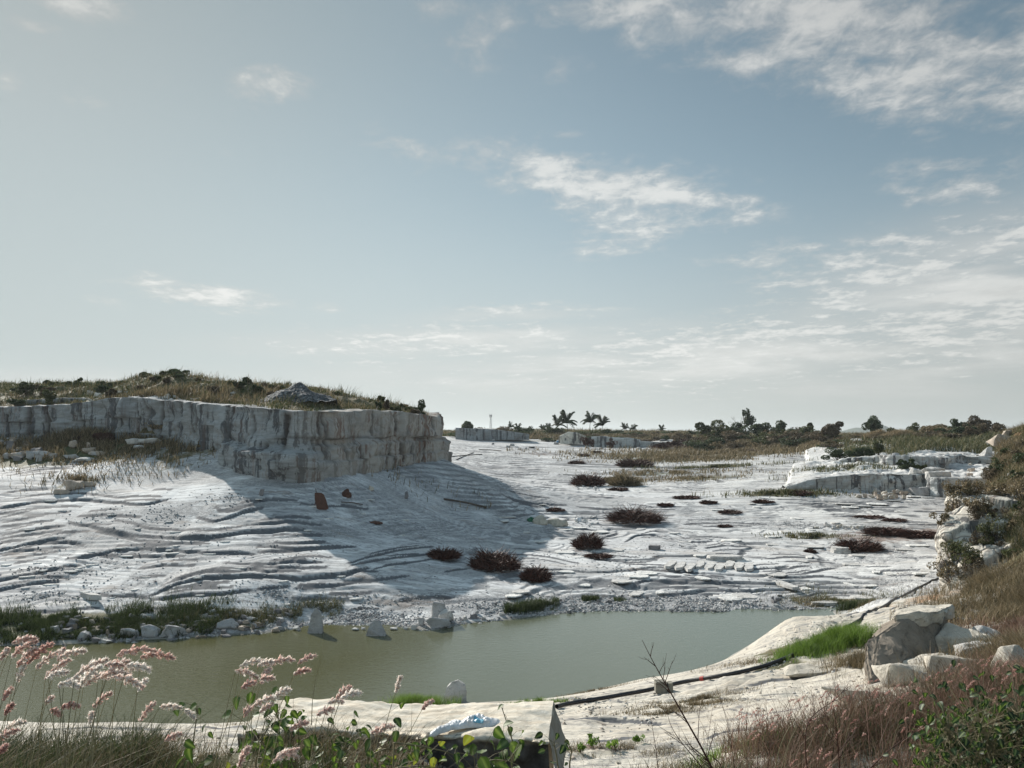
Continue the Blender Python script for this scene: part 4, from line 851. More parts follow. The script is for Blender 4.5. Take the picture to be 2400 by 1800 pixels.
# ------------------------------------------------------------------ the far edge: hill, trees, palms
def hill():
    n = 90; x = np.linspace(-1, 1, n); y = np.linspace(-1, 1, 30); X_, Y_ = np.meshgrid(x, y)
    c = at_d(2030, 1020, 2600); W_ = 175.0
    z = 44*np.exp(-((X_-.12)/.42)**2)*(1-.25*np.exp(-((X_+.05)/.12)**2)) + 13*np.exp(-((X_+.5)/.35)**2)
    z = z*np.exp(-(Y_/.6)**2) + 1.6*fbm(X_*9, Y_*5, 4, 3)*np.exp(-(X_/.8)**2)
    V = np.stack([c[0]+X_*W_, 2600+Y_*160, -1.0+z*1.12+0*X_], -1).reshape(-1, 3); idx = np.arange(n*30).reshape(30, n)
    m, t, b = new_mat('wooded_hill'); co = t.node('ShaderNodeTexCoord').outputs['Object']
    t.put(b.inputs['Base Color'], t.cramp(t.noise(co, .09, 6, .7), [(.35, (.03,.045,.03)), (.65, (.09,.11,.07))]))
    tag(mesh_np('hill', V, np.stack([idx[:-1, :-1], idx[:-1, 1:], idx[1:, 1:], idx[1:, :-1]], -1).reshape(-1, 4), m, smooth=True), kind='structure')
hill()
PD = 222.0; U = PD/FPX
for i, (px, hp, fp, lab, g) in enumerate([(1331,58,30,'tallest coconut palm on the skyline, beside a darker round crowned palm',None),(1306,42,26,'dark palm with drooping crown just left of the tallest skyline palm',None),
        (1382,50,28,'wide crowned coconut palm, middle one of the three tall skyline palms',None),(1413,42,26,'slim coconut palm right of the wide crowned one, last of the three tall palms',None),
        (1465,23,17,'left of a pair of low palms right of the three tall skyline palms',None),(1484,28,15,'right and taller of a pair of low palms right of the three tall palms',None),
        (1551,22,14,'lone low palm on the skyline between the low palm pair and the green bushes',None),(1286,27,15,'small palm left of the dark drooping palm on the skyline',None),
        (1270,20,12,'tiny palm, second to the left of the tall skyline palm cluster',None),(1199,26,14,'left of two small palms near the thin mast on the skyline',None),(1214,25,14,'right of two small palms near the thin mast on the skyline',None),
        (1243,16,12,'tiny low palm standing alone between mast palms and tall palms',None),(1636,24,13,'small dark palm at left end of the big green bushes',None),(1872,26,11,'small palm beside the round scrub right of the clipped dark tree',None),(1238,12,9,'smallest palm tuft on the skyline right of the mast',None)]):
    if px == 1238: continue
    palm(lab, on(px, PD-12+ (i*7) % 15), hp*U*.98, fp*U*1.05, 300+i, 'palms along the far skyline', lean=(i % 3-1)*.06)
def T(px, d, hp, wp, lab, mat, seed, tf=.3, n=900, sz=.35, name='tree', **k):
    u = d/FPX; return tree(name, lab, on(px, d), hp*u*1.2, wp*u*1.1, tf, int(n*1.4), sz, mat, seed, **k)
T(1096,190,38,36,'dark leaning tree at left end of the far skyline beside the cliff gap',M_LEAFD,401,.15,1300,.25)
T(1752,196,58,30,'tall slim airy tree rising above the big green bushes',M_LEAFD,402,.25,900,.28,clumps=18)
T(1826,190,38,42,'round dark tree on a short stem right of the tall slim tree',M_LEAFD,403,.22,1600,.25)
T(2045,176,46,46,'dense round dark green tree standing in front of the blue hill',M_LEAFD,404,.12,3200,.20,clumps=22)
T(2247,150,38,34,'dark domed tree on the right skyline left of the wide scrub',M_LEAFD,405,.2,1600,.20)
T(2218,155,20,12,'tiny slim tree left of the dark domed tree on right skyline',M_LEAFD,406,.25,500,.15)
def B(px, d, wp, hp, lab, mat, seed, n=1400, sz=.22, name='bush', cat='bush', zoff=0, group=None, clumps=12, py_=None):
    u = d/FPX; l = on(px, d); k_ = 1.0 if py_ is None else 1.0; return bush(name, lab, cat, (l[0], l[1], l[2]+zoff), (wp*u/1.8, wp*u*.4, hp*u/1.35), int(n*1.8), sz, mat, seed, group, clumps)
B(1672,178,82,44,'big fresh green bush, leftmost of the thick skyline bushes',M_LEAFB,421,2600,.25)
B(1725,186,60,34,'dark bush between the big green bush and the tall slim tree',M_LEAFD,422,1800,.25)
B(1782,186,62,32,'broad dark bush right beside the tall slim tree trunk',M_LEAFD,423,1800,.25)
B(1735,170,90,26,'brownish low bush in front of the thick skyline bushes',M_LEAFR,424,1800,.25)
B(1845,180,50,24,'low dark bush beneath the round tree on a short stem',M_LEAFD,425,1200,.25)
B(1890,178,50,32,'rounded olive bush between the short stemmed tree and dark gorse',M_LEAFB,426,1600,.22)
B(1820,160,80,20,'low brown scrub patch below the round short stemmed tree',M_LEAFR,427,1500,.22)
B(1952,150,85,42,'wide dark thorny bush on the slope left of the round tree',M_LEAFR,428,3000,.18)
B(1960,165,60,20,'low dark scrub on the crest left of the round tree',M_LEAFD,429,1200,.2)
B(2092,165,34,22,'small olive bush just right of the dense round tree',M_LEAFB,430,900,.2)
B(2142,160,44,28,'pointed olive bush on the crest between two trees at right',M_LEAFB,431,1300,.18)
B(2290,140,70,38,'wide brown green bush left of the thin pole at right',M_LEAFR,432,2200,.18)
B(2330,130,60,30,'dark tangled bush at the foot of the thin pole',M_LEAFR,433,2000,.16)
B(2250,128,90,24,'low dark green scrub below the domed tree at right',M_LEAFD,434,2000,.16)
B(2190,135,50,16,'low scrub between the pointed bush and domed tree',M_LEAFR,435,1000,.16)
B(1130,188,80,24,'low olive scrub beside the dark leaning tree',M_LEAFR,436,1600,.22)
B(1175,192,60,22,'low brown scrub under the thin mast',M_LEAFR,437,1400,.22)
B(1225,205,80,14,'flat dark scrub strip below the two mast palms',M_LEAFD,438,1200,.22)
B(1295,212,60,16,'low dark scrub at the feet of the drooping palm',M_LEAFD,439,1200,.22)
B(1365,212,100,12,'flat green scrub under the wide crowned palm',M_LEAFB,440,1400,.22)
B(1430,215,60,12,'dark flat scrub right of the slim palm foot',M_LEAFD,441,1000,.22)
B(1374,168,30,26,'round maroon bush growing at the foot of the far stone ledge',M_BRUSH,442,1500,.12)
B(1433,170,28,18,'small dark maroon bush below the middle of the far ledge',M_BRUSH,443,1000,.12)
B(1605,178,60,20,'brown scrub hanging left of the big green bush',M_LEAFR,444,1500,.2)
B(1585,165,50,16,'dark reddish scrub on the far rubble bank',M_BRUSH,445,1200,.14)
for i, (px, d, wp, hp) in enumerate([(2060,138,70,22),(2100,134,80,26),(2145,140,60,18),(2010,146,50,16),(2190,126,60,16),(1900,150,60,16)]):
    rng = np.random.RandomState(500+i); l = on(px, d); u = d/FPX; A = Acc(); n = 2600
    a = rng.uniform(0, 6.28, n); r = np.sqrt(rng.rand(n)); x = np.cos(a)*r*wp*u/2; y = np.sin(a)*r*wp*u*.35
    V, Fq, rr = blades(x, y, HF(x+l[0], y+l[1])-l[2]+(1-r)*hp*u*.5, hp*u*.65*rng.uniform(.5, 1, n), .07, rng, .45, (.25, 0), rnd=.55+.45*rng.rand(n)); A.add(V, Fq, rr)
    o = A.build('grass_mound', M_DRY); o.location = l
    tag(o, ['straw coloured grass mound directly below the dense round tree','largest pale grass mound right of the round tree','pale grass mound below the pointed olive bush','small straw grass mound left of the round tree','straw grass mound below the low right scrub','pale grass mound right of the rounded olive bush'][i], 'grass clump', 'pale grass mounds on the right crest')
rb = random.Random(5)
for i in range(110):
    px = rb.uniform(1640, 2290); d = rb.uniform(150, 186) if px < 1950 else rb.uniform(124, 165)
    kk = .35 if 1925 < px < 2135 else 1.0
    B(px, d, rb.uniform(34, 80), kk*rb.uniform(12, 26), 'low scrub bush in the overgrown bank behind the right terraces', rb.choice([M_LEAFR, M_LEAFD, M_LEAFB, M_LEAFR, M_DRY, M_DRY]), 700+i, 900, .17, group='scrub bushes of the overgrown right bank')
for i in range(26):
    px = rb.uniform(1060, 1640); d = rb.uniform(186, 214)
    B(px, d, rb.uniform(24, 70), rb.uniform(6, 12), 'low dark scrub on the far rim below the skyline palms', rb.choice([M_LEAFR, M_LEAFD, M_LEAFB]), 820+i, 600, .2, group='scrub bushes along the far rim')
# dead tree, mast and pole
def sticks(name, lab, cat, loc, segs, mat, kids=None):
    A = Acc()
    for pts, r in segs: V, Fq = tube_np(pts, r, 5); A.add(V, Fq, .4)
    o = A.build(name, mat); o.location = loc; return tag(o, lab, cat)
rng = random.Random(8); segs = []
u = 192/FPX
def br(p, d, L, r, k):
    q = [p[i]+d[i]*L for i in range(3)]; segs.append(([p, [(p[i]+q[i])/2+rng.uniform(-.05, .05)*L for i in range(3)], q], [r, r*.8, r*.5]))
    if k:
        for _ in range(3):
            nd = [d[0]+rng.uniform(-.7, .7), d[1]+rng.uniform(-.4, .4), d[2]*.8+rng.uniform(0, .4)]; ln = math.sqrt(sum(c*c for c in nd)); br(q, [c/ln for c in nd], L*.68, r*.5, k-1)
br([0, 0, -.2], [.0, 0, 1.0], 24*u, .09, 3); br([-12*u, 0, 0], [-.2, 0, .98], 18*u, .07, 3)
sticks('dead_tree', 'bare leafless tree between the dark bush and tall slim tree', 'tree', on(1728, 192), segs, M_BARK)
M_METAL = stone_mat('weathered_metal', (.20,.20,.21), (.08,.05,.04))
u = 225/FPX; hM = 42*u; segs = []
for sx, sy in ((-1, -1), (1, -1), (1, 1), (-1, 1)): segs.append(([(sx*.28, sy*.28, 0), (sx*.10, sy*.10, hM)], [.05, .04]))
for k in range(9):
    z0, z1 = hM*k/9, hM*(k+1)/9; a0 = .28-.18*k/9; a1 = .28-.18*(k+1)/9; s = 1 if k % 2 else -1
    segs += [([(-a0*s, -a0, z0), (a1*s, -a1, z1)], .03), ([(-a0*s, a0, z0), (a1*s, a1, z1)], .03), ([(-a0, -a0*s, z0), (-a1, a1*s, z1)], .03), ([(a0, -a0*s, z0), (a1, a1*s, z1)], .03)]
m_ = empty('lattice_mast', on(1150, 225)); tag(m_, 'thin lattice mast on the far skyline near the cliff gap', 'mast')
A = Acc()
for pts, r in segs: V, Fq = tube_np(pts, r, 4); A.add(V, Fq)
A.build('lattice_frame', M_METAL, m_)
A = Acc()
for z in (.86, .93): 
    for sx in (-1, 1): A = Acc(); V, Fq = tube_np([(sx*.28, 0, hM*z), (sx*.28, 0, hM*(z+.09))], .09, 5); A.add(V, Fq); A.build('antenna', M_METAL, m_)
pl_ = empty('utility_pole', on(2326, 128)); tag(pl_, 'thin upright pole above the tangled scrub at right', 'pole')
u = 128/FPX; A = Acc(); V, Fq = tube_np([(0, 0, -.3), (.02, 0, 36*u)], [.09, .06], 6); A.add(V, Fq); A.build('post', M_BARK, pl_)
A = Acc(); V, Fq = tube_np([(-.22, 0, 33*u), (.22, 0, 33*u)], .035, 5); A.add(V, Fq); A.build('crossarm', M_BARK, pl_)
# far stone ledges at the back of the quarry
def ledge(name, lab, px0, px1, d, ytop, ybot, seed, mat, dep=5, d1=None):
    n = max(8, int((px1-px0)/2.5)); m_rows = 9; V = []; d1 = d1 or d
    t = np.linspace(0, 1, n); px = px0+(px1-px0)*t; D = d+(d1-d)*t; x = (px-1200)/FPX*D
    js = np.cumsum(np.random.RandomState(seed).uniform(1.0, 4.5, 60)); S = (x-x[0]); bi = np.searchsorted(js, S); off = np.random.RandomState(seed+1).uniform(-.5, .5, 99)[bi]
    yt = np.interp(t, np.linspace(0, 1, len(ytop)), ytop); zt = EYE-(yt-1020)/FPX*D + .15*off; zb = EYE-(ybot-1020)/FPX*D-.5
    for r in range(m_rows+1):
        v = r/m_rows; z = zb+(zt-zb)*v; V.append(np.stack([x, D-dep*0+off*.6+.5*fbm(x/2, z/1.2, 4, seed)-v*.1, z], -1))
    V.append(np.stack([x, D+.5, zt+.05], -1)); V.append(np.stack([x, D+dep, zt-.1+.1*fbm(x, x*0, 3, 4)], -1)); V.append(np.stack([x, D+dep+.2, zb], -1))
    V = np.array(V); k = len(V); idx = np.arange(k*n).reshape(k, n)
    Fq = np.stack([idx[:-1, :-1], idx[:-1, 1:], idx[1:, 1:], idx[1:, :-1]], -1).reshape(-1, 4)
    c = V.reshape(-1, 3); o = mesh_np(name, c, Fq, mat, attrs=dict(joint=np.zeros(len(c)), warm=np.zeros(len(c))))
    return tag(o, lab, 'rock ledge')
ledge('rock_ledge', 'long grey stone ledge below the leaning tree left on the far side', 1068, 1240, 182, [1002,1004,1006,1008,1013,1018], 1026, 61, M_WALL, 6)
ledge('rock_ledge', 'blocky grey stone ledge in the middle of the far quarry rim', 1385, 1500, 176, [1024,1022,1025,1026,1030], 1045, 62, M_WALLB, 5)
ledge('rock_ledge', 'pale slanted stone ledge below the wide crowned palm', 1312, 1372, 178, [1022,1012,1014,1022], 1035, 63, M_WALLC, 5)
ledge('rock_ledge', 'low pale ledge half buried in scrub at far centre right', 1500, 1640, 178, [1034,1036,1036,1040], 1048, 64, M_WALLB, 4)
ledge('rock_ledge', 'upper cream rock ledge high on the right terraces below scrub', 2105, 2290, 112, [1056,1050,1048,1052,1056,1060], 1068, 65, M_WALLC, 4)
ledge('rock_ledge', 'grey ledge on top of the left cliff at far left', 60, 270, 66.2, [938,936,934,934,936,940], 958, 66, M_WALL, 2)
# ------------------------------------------------------------------ brush piles and small plants on the floor
for i, (px, py, w_, h_, lab) in enumerate([(1158,1338,112,46,'largest dark reddish brush pile near the shore, at the shadow edge'),(1040,1312,70,26,'dark low brush pile inside the cliff shadow, left of the largest pile'),
        (1256,1364,66,34,'round reddish brown brush pile nearest the water'),(1378,1287,68,40,'dark brush pile left of the big round pale slab'),(1490,1228,120,36,'long spiky brush pile in the middle of the floor'),
        (1380,1140,74,28,'rusty brush pile heaped over white rubble'),(1490,1096,78,20,'dark low mound of brush at the back of the floor'),(1352,1088,36,8,'small flat patch of dark brush left of the back mound'),
        (2018,1292,92,24,'flat dark brush pile beside white slab stack at right'),(2085,1254,90,14,'long flat strip of dead brush near the right bank'),(2165,1260,80,12,'flat strip of dead brush touching the right bank'),
        (1712,1205,50,9,'thin strip of dark brush on right floor above the stone row'),(1560,1187,34,7,'tiny flat brush patch above and right of spiky pile'),(1612,1170,54,8,'flat reddish brush patch at middle right distance'),
        (1662,1182,36,7,'small flat brush patch right of the reddish patch'),(1880,1162,50,12,'dark brush heap at foot of the dark ledge'),(1368,1070,26,6,'tiny dark brush patch far back at centre'),(1398,1062,26,6,'tiny dark brush patch right beside another at centre back'),
        (1700,1238,30,6,'tiny reddish brush patch beside the row of stones'),(1900,1296,26,7,'tiny dark brush left of the white slab stack'),(1405,1308,60,8,'flat litter of dry brush just under the dark pile by round slab'),
        (1760,1062,40,10,'dark brush patch at the far green slope'),(1580,1052,90,14,'long low brown brush along the far green slope'),(1450,1150,44,7,'flat brown brush litter between the rusty pile and spiky pile'),(1300,1200,40,7,'dark litter patch just above the tan sheet heap'),(2100,1222,46,6,'thin brush strip above the long strip near right bank'),(1790,1180,44,7,'small reddish brush strip at right middle distance'),(2040,1215,60,6,'thin brown litter strip behind the row of stones')]):
    brush(lab, px, py, w_, h_, 600+i, n=900 if w_ > 60 else 350, th=.02 if py > 1200 else .035, group='dead brush piles on the quarry floor')
brush('brown bush of dry grass right of the rusty pile on white rubble', 1465, 1140, 70, 26, 640, 1200, M_DRY, 'dry_bush', cat='bush', th=.03)
brush('pale brown dry bush at left end of brown grass by rusty pile', 1432, 1132, 40, 14, 641, 700, M_DRY, 'dry_bush', cat='bush', th=.03)
B(1960, 101, 60, 24, 'left half of the long dark green hedge on the right terrace', M_LEAFD, 650, 2400, .10)
B(2020, 100, 60, 22, 'right half of the long dark green hedge on the right terrace', M_LEAFD, 651, 2400, .10)
B(2058, 98, 26, 26, 'pointed green bush at right end of the terrace hedge', M_LEAFB, 652, 1200, .10)
B(2120, 84, 46, 20, 'dark green bush overhanging the lower terrace wall', M_LEAFD, 653, 2000, .09)
B(2155, 84, 26, 18, 'olive bush beside the one overhanging the lower terrace wall', M_LEAFB, 654, 1000, .09)
# ------------------------------------------------------------------ stones
def PXY(q):
    v = np.array(q)-[0, 0, EYE]; f = v[1]*CP+v[2]*SP; up = -v[1]*SP+v[2]*CP; return 1200+FPX*v[0]/f, 900-FPX*up/f
wedge('boulder', 'tall wedge shaped boulder standing in the pond', 735, 1486, 36, 56, [(-.5,0,-.2),(.5,-.1,-.2),(.45,.8,-.2),(-.4,.8,-.2),(-.2,.1,.75),(0,.3,1.0),(.12,.2,.98),(.42,.1,.72),(.5,.2,.5),(.3,.6,.8)], 0)
wedge('boulder', 'triangular pale boulder in the pond right of the tall wedge', 878, 1492, 46, 34, [(-.5,0,-.2),(.55,-.1,-.2),(.5,.8,-.2),(-.4,.8,-.2),(-.35,.0,.5),(-.12,.2,1.0),(.1,.2,.98),(.5,.1,.25),(.2,.6,.8)], 0)
rock('boulder', 'small square rock touching the triangular pond boulder', 'rock', 851, 1490, 14, 11, 0, seed=7, n=10, onz=0)
rock('boulder', 'flat little rock left of the square rock in the pond', 'rock', 832, 1491, 20, 6, 1, seed=8, n=12, onz=0)
rock('boulder', 'thin pale rock breaking the water right of triangular boulder', 'rock', 922, 1485, 20, 5, 1, seed=9, n=12, onz=0)
rock('boulder', 'tiny white rock between triangular boulder and rock cluster', 'rock', 951, 1481, 13, 6, 1, seed=10, n=12, onz=0)
rock('boulder', 'long slab like boulder lying half in the water in front of the cluster', 'boulder', 1026, 1473, 66, 26, 0, seed=13, n=13, sink=.15, rz=.15, dep=.5, onz=0)
rock('boulder', 'peaked dark grey boulder at the back of the shore cluster', 'boulder', 1026, 1455, 52, 40, 0, seed=14, n=11, sink=.15)
rock('boulder', 'broad pale boulder at right of the shore cluster', 'boulder', 1045, 1463, 40, 30, 1, seed=15, n=13)
rock('boulder', 'small rounded boulder at left edge of the shore cluster', 'boulder', 988, 1467, 18, 18, 0, seed=16, n=14)
rock('boulder', 'small pale rock at water line in front of shore cluster', 'rock', 970, 1478, 18, 10, 1, seed=17, n=12, onz=0)
rock('boulder', 'upright pale rock right of the shore cluster at water edge', 'rock', 1090, 1455, 16, 17, 1, seed=18, n=10, onz=0)
rock('boulder', 'dark low rock just right of the shore cluster', 'rock', 1110, 1452, 26, 12, 4, seed=19, n=12)
rock('boulder', 'long pale rock with bright top on the left shore bank', 'boulder', 405, 1493, 62, 22, 0, seed=20, n=14, rz=.35, dep=.4)
rock('boulder', 'big flat grey rock left of the long pale rock on left shore', 'boulder', 348, 1494, 48, 22, 0, seed=21, n=15)
rock('boulder', 'squarish grey rock on left shore beside the big flat one', 'boulder', 298, 1497, 34, 20, 0, seed=22, n=13)
rock('boulder', 'grey rock below the green grass on the left bank', 'boulder', 196, 1500, 30, 16, 0, seed=23, n=14)
rock('boulder', 'leaning slab rock at the right part of left shore bank', 'boulder', 530, 1475, 56, 20, 0, seed=24, n=10, rz=.5, dep=.3)
rock('boulder', 'thin pale rock lying at the water line on left shore', 'rock', 245, 1508, 36, 7, 1, seed=25, n=12, dep=.4)
rock('boulder', 'small pale stone near tall wedge boulder', 'rock', 694, 1484, 22, 10, 1, seed=26, n=9, onz=0)
rock('boulder', 'low stone pile piece left of the small pale stone', 'rock', 680, 1478, 22, 8, 0, seed=27, n=9, onz=0)
wedge('boulder', 'pale rounded boulder on the near shore beside green grass', 1065, 1656, 54, 54, [(-.5,.1,-.3),(.5,.1,-.3),(.45,.9,-.3),(-.4,.9,-.3),(-.48,.0,.35),(-.36,.1,.68),(-.12,.15,.95),(.12,.2,1.0),(.34,.15,.88),(.5,.1,.6),(.5,.0,.2),(.02,-.12,.45),(.1,.6,.95),(-.3,.6,.7),(.4,.6,.75)], 1, dep=.8)
rr = random.Random(77)
for i in range(120):
    px = rr.uniform(60, 660); py = np.interp(px, [0, 400, 640, 660], [1500, 1488, 1472, 1472]); q_ = shp(px, rr.uniform(-.35, 2.0)); px, py = (q_[0]/q_[1])*FPX*1.0+1200, None
    rock('shore_rock', 'angular grey rock in the rubble of the left shore bank', 'rock', *PXY(q_), rr.uniform(8, 26), rr.uniform(6, 15), rr.choice([0, 2, 6, 4, 4]), 'small rocks of the left shore bank', 800+i, 12)
for i in range(80):
    px = rr.uniform(1080, 1900); q_ = shp(px, rr.uniform(-.4, 2.0))
    rock('shore_rock', 'small angular rock in the grey rubble of the far right shore', 'rock', *PXY(q_), rr.uniform(5, 14), rr.uniform(4, 9), rr.choice([0, 1, 4, 4]), 'small rocks of the far right shore', 900+i, 11)
for i in range(34):
    px = rr.uniform(0, 240); py = rr.uniform(1040, 1082)
    rock('terrace_rock', 'grey brown rock on the weedy terrace below the left cliff', 'rock', px, py, rr.uniform(10, 34), rr.uniform(7, 18), rr.choice([0, 0, 2, 4]), 'rocks on the left terrace', 1000+i, 12)
for i in range(44):
    px = rr.uniform(200, 560); py = rr.uniform(925, 950)
    rock('terrace_rock', 'pale rock half hidden in grass above the left cliff edge', 'rock', px, py, rr.uniform(7, 22), rr.uniform(4, 10), rr.choice([1, 1, 2, 3]), 'rocks above the left cliff edge', 1100+i, 12)
for (px, py, w_, h_, mt, lab) in [(338,1046,80,16,1,'long pale slab rock where the terrace meets the cliff shade'),(320,1053,26,9,1,'small white slab under the long pale slab on terrace'),(425,1022,60,20,0,'fallen grey block resting against the foot of the left cliff'),(465,1024,40,16,0,'rugged grey block beside the fallen block at cliff foot'),
        (168,1150,42,22,2,'reddish brown boulder on the slope left of the smooth wall'),(140,1158,40,10,2,'flat brownish rock left of the reddish boulder'),(205,1142,24,12,2,'small brown rock right of the reddish boulder'),(195,1085,50,12,1,'long white slab on the left slope below the terrace'),
        (612,1166,14,20,4,'small dark triangular stone standing in the cliff shade'),(953,1170,10,18,4,'thin dark upright stone in the shade right of rusty debris'),(870,1152,16,12,3,'small pale stone with brown side in the cliff shade'),
        (90,1075,40,16,0,'broad grey boulder near the left edge of the terrace'),(35,1075,40,14,2,'brownish flat boulder at the far left of the terrace')]:
    rock('boulder', lab, 'rock', px, py, w_, h_, mt, seed=int(px*3+py), n=13)
# right terraces
for (px, py, w_, h_, mt, lab, d) in [(2000,1144,18,9,1,'left of two small white boulders at the foot of dark ledge',None),(2018,1144,25,14,1,'right and larger white boulder at the foot of dark ledge',None),(2165,1160,70,22,0,'large smooth grey block lying before the lower terrace',None),
        (2205,1162,36,24,0,'dark shaded block behind the large smooth grey block',None),(2190,1163,16,8,1,'small stone at the front corner of smooth grey block',None),(2216,1166,12,8,1,'small white stone right of the shaded block',None),
        (2150,1140,34,20,1,'angular pale block leaning on the lower terrace',None),(2200,1135,52,22,1,'stepped pale block on the lower terrace',None),(2195,1118,56,20,1,'upper pale block stacked on the lower terrace',None),(2100,1090,20,22,0,'grey upright block set against the cream wall',None)]:
    rock('boulder', lab, 'block', px, py, w_, h_, mt, seed=int(px+py*2), n=12, dep=.7)
for i in range(42):
    px = rr.gauss(2085, 28); py = 1160+rr.uniform(-6, 14)
    rock('heap_stone', 'tan rock in the stone heap before the lower terrace', 'rock', px, py, rr.uniform(7, 16), rr.uniform(6, 11), rr.choice([2, 3, 2, 1]), 'stones of the heap before the terrace', 1200+i, 12)
for i in range(26):
    px = rr.uniform(1905, 2035); py = np.interp(px, [1905, 2035], [1236, 1242])+rr.uniform(-4, 4)
    rock('row_stone', 'small pale stone in the loose row across the right floor', 'rock', px, py, rr.uniform(5, 16), rr.uniform(4, 9), rr.choice([1, 3, 0]), 'stones of the loose row on the right floor', 1300+i, 11)
for i in range(30):
    px = rr.uniform(1150, 1700); py = rr.uniform(1033, 1056)
    rock('far_rock', 'pale rock in the rubble at the far quarry rim', 'rock', px, py, rr.uniform(6, 18), rr.uniform(3, 7), rr.choice([1, 1, 0, 4]), 'rocks at the far quarry rim', 1400+i, 11)
# big rock set in the near bank (shaded hollow face) and outcrops
def hull(name, lab, cat, pts, mat, bev=.02):
    bm = bmesh.new()
    for p in pts: bm.verts.new(tuple(p))
    bmesh.ops.convex_hull(bm, input=bm.verts); bmesh.ops.delete(bm, geom=[v for v in bm.verts if not v.link_faces], context='VERTS')
    bmesh.ops.dissolve_limit(bm, angle_limit=math.radians(5), verts=bm.verts, edges=bm.edges)
    bmesh.ops.bevel(bm, geom=list(bm.edges), offset=bev, segments=2, affect='EDGES')
    c = sum((Vector(p) for p in pts), Vector())/len(pts)
    for v in bm.verts: v.co -= c
    if bev >= .03: rough(bm, 2.2, 5, .045)
    o = bm_obj(name, bm, mat); o.location = c; return tag(o, lab, cat)
D0 = 23.0
def pt(px, py, d): return at_d(px, py, d)
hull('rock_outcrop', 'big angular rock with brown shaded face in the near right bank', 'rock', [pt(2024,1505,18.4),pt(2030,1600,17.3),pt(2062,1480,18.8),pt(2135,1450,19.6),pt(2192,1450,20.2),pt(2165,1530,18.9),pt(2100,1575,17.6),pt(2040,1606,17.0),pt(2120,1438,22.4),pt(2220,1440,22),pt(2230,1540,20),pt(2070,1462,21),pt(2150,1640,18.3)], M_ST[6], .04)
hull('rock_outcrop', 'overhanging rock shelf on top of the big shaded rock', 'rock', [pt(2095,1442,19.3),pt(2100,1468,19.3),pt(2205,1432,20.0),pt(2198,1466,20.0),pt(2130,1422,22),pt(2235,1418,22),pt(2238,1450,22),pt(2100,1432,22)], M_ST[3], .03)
for (px, py, w_, h_, mt, lab) in [(2250,1530,150,46,3,'broad cream rock right of the big shaded rock'),(2190,1570,120,30,3,'flat cream rock in front of the broad cream rock'),(2390,1600,110,70,3,'rounded beige rock cut by the right edge of the view'),(2180,1518,36,14,2,'brown loose stone in the gap beside broad cream rock'),(2120,1555,22,16,1,'small pointed stone at foot of the big shaded rock'),(2270,1460,50,12,1,'thin pale slab above the broad cream rock'),(2320,1500,60,26,1,'pale rock between broad cream rock and brown weeds'),(2150,1600,150,34,3,'flat cream ledge rock below the big shaded rock'),(2255,1575,120,34,3,'layered cream ledge right of the flat ledge rock'),(2020,1640,130,22,3,'low pale ledge left below the big shaded rock'),(2300,1545,90,30,1,'pale angular rock embedded beside the weeds at right'),(1900,1585,110,14,3,'thin cream rock sheet above the weeds near the pipe bend')]:
    rock('boulder', lab, 'rock', px, py, w_, h_, mt, seed=int(px*2+py), n=16, sink=.35)
for (px, py, w_, h_, mt, lab) in [(2352,1035,44,16,2,'stacked brown rocks on top of the right hill'),(2330,1048,40,14,0,'grey flat rock under the brown hilltop rocks'),(2362,1022,20,14,2,'topmost pointed rock on the right hill'),(2315,1068,30,20,1,'pale rock on the left shoulder of the right hill')]:
    rock('boulder', lab, 'rock', px, py, w_, h_, mt, seed=int(px+py), n=11, sink=.4)
for i in range(60):
    px = rr.uniform(2260, 2400); py = rr.uniform(1060, 1200)
    rock('slope_rock', 'small pale rock on the clay slope of the right hill', 'rock', px, py, rr.uniform(4, 13), rr.uniform(3, 9), rr.choice([1, 2, 3]), 'rocks on the right hill slope', 1500+i, 11, sink=.3)
# loose slabs on the floor
def slab(lab, px, py, wpx, dm, th, seed, group, mat=1, rz=0.0, tilt=0.0, name='stone_slab', zo=0.0, n=7):
    q = hit(px, py); s = math.hypot(q[0], q[1])/FPX
    o = bm_obj(name, slab_bm(seed, wpx*s, dm, th, n), M_ST[mat]); o.location = (q[0], q[1], q[2]+zo-.01); o.rotation_euler = (tilt, tilt*.5, rz)
    return tag(o, lab, 'stone slab', group)
for k in range(9):
    slab('narrow cut slab in the fan of parallel slabs on the right floor', 1572+k*23, 1326+(k % 3)*3, 20, 2.4, .14, 1600+k, 'cut slabs laid side by side on the right floor', 1, rz=-.35)
for k in range(3):
    slab(['lowest slab of the white stack beside dark brush at right','middle slab of the white stack beside dark brush at right','top slab of the white stack beside dark brush at right'][k], 1972-k*2, 1296, 42-k*3, 1.0, .12, 1620+k, None, 1, rz=.1*k, zo=.13*k)
for k in range(2):
    slab(['lower slab of the long two slab stack at centre right','upper slab of the long two slab stack at centre right'][k], 1698, 1312, 86-k*8, .9, .12, 1630+k, None, 1, rz=.03*k, zo=.13*k)
slab('white slab lying right of the small white stack', 2018, 1305, 50, .9, .12, 1641, None)
slab('thick straight beam of stone on the left floor near the bank', 215, 1404, 64, .35, .22, 1642, None, rz=-.5, n=4)
slab('long thin leaning slab beside two others on the right floor', 1935, 1418, 70, .4, .14, 1643, None, rz=.25, tilt=.06)
slab('long narrow pale slab on the slope right of centre', 1835, 1372, 24, 2.6, .12, 1644, None, rz=.2)
for i in range(80):
    px = rr.uniform(1180, 2180); py = rr.uniform(1130, 1412)
    slab('thin broken slab lying loose on the far quarry floor', px, py, rr.uniform(14, 52), rr.uniform(.4, 1.6), rr.uniform(.04, .07), 1700+i, 'broken slabs scattered on the far floor', rr.choice([1, 5, 5]), rz=rr.uniform(-.5, .5), tilt=rr.uniform(-.05, .05))
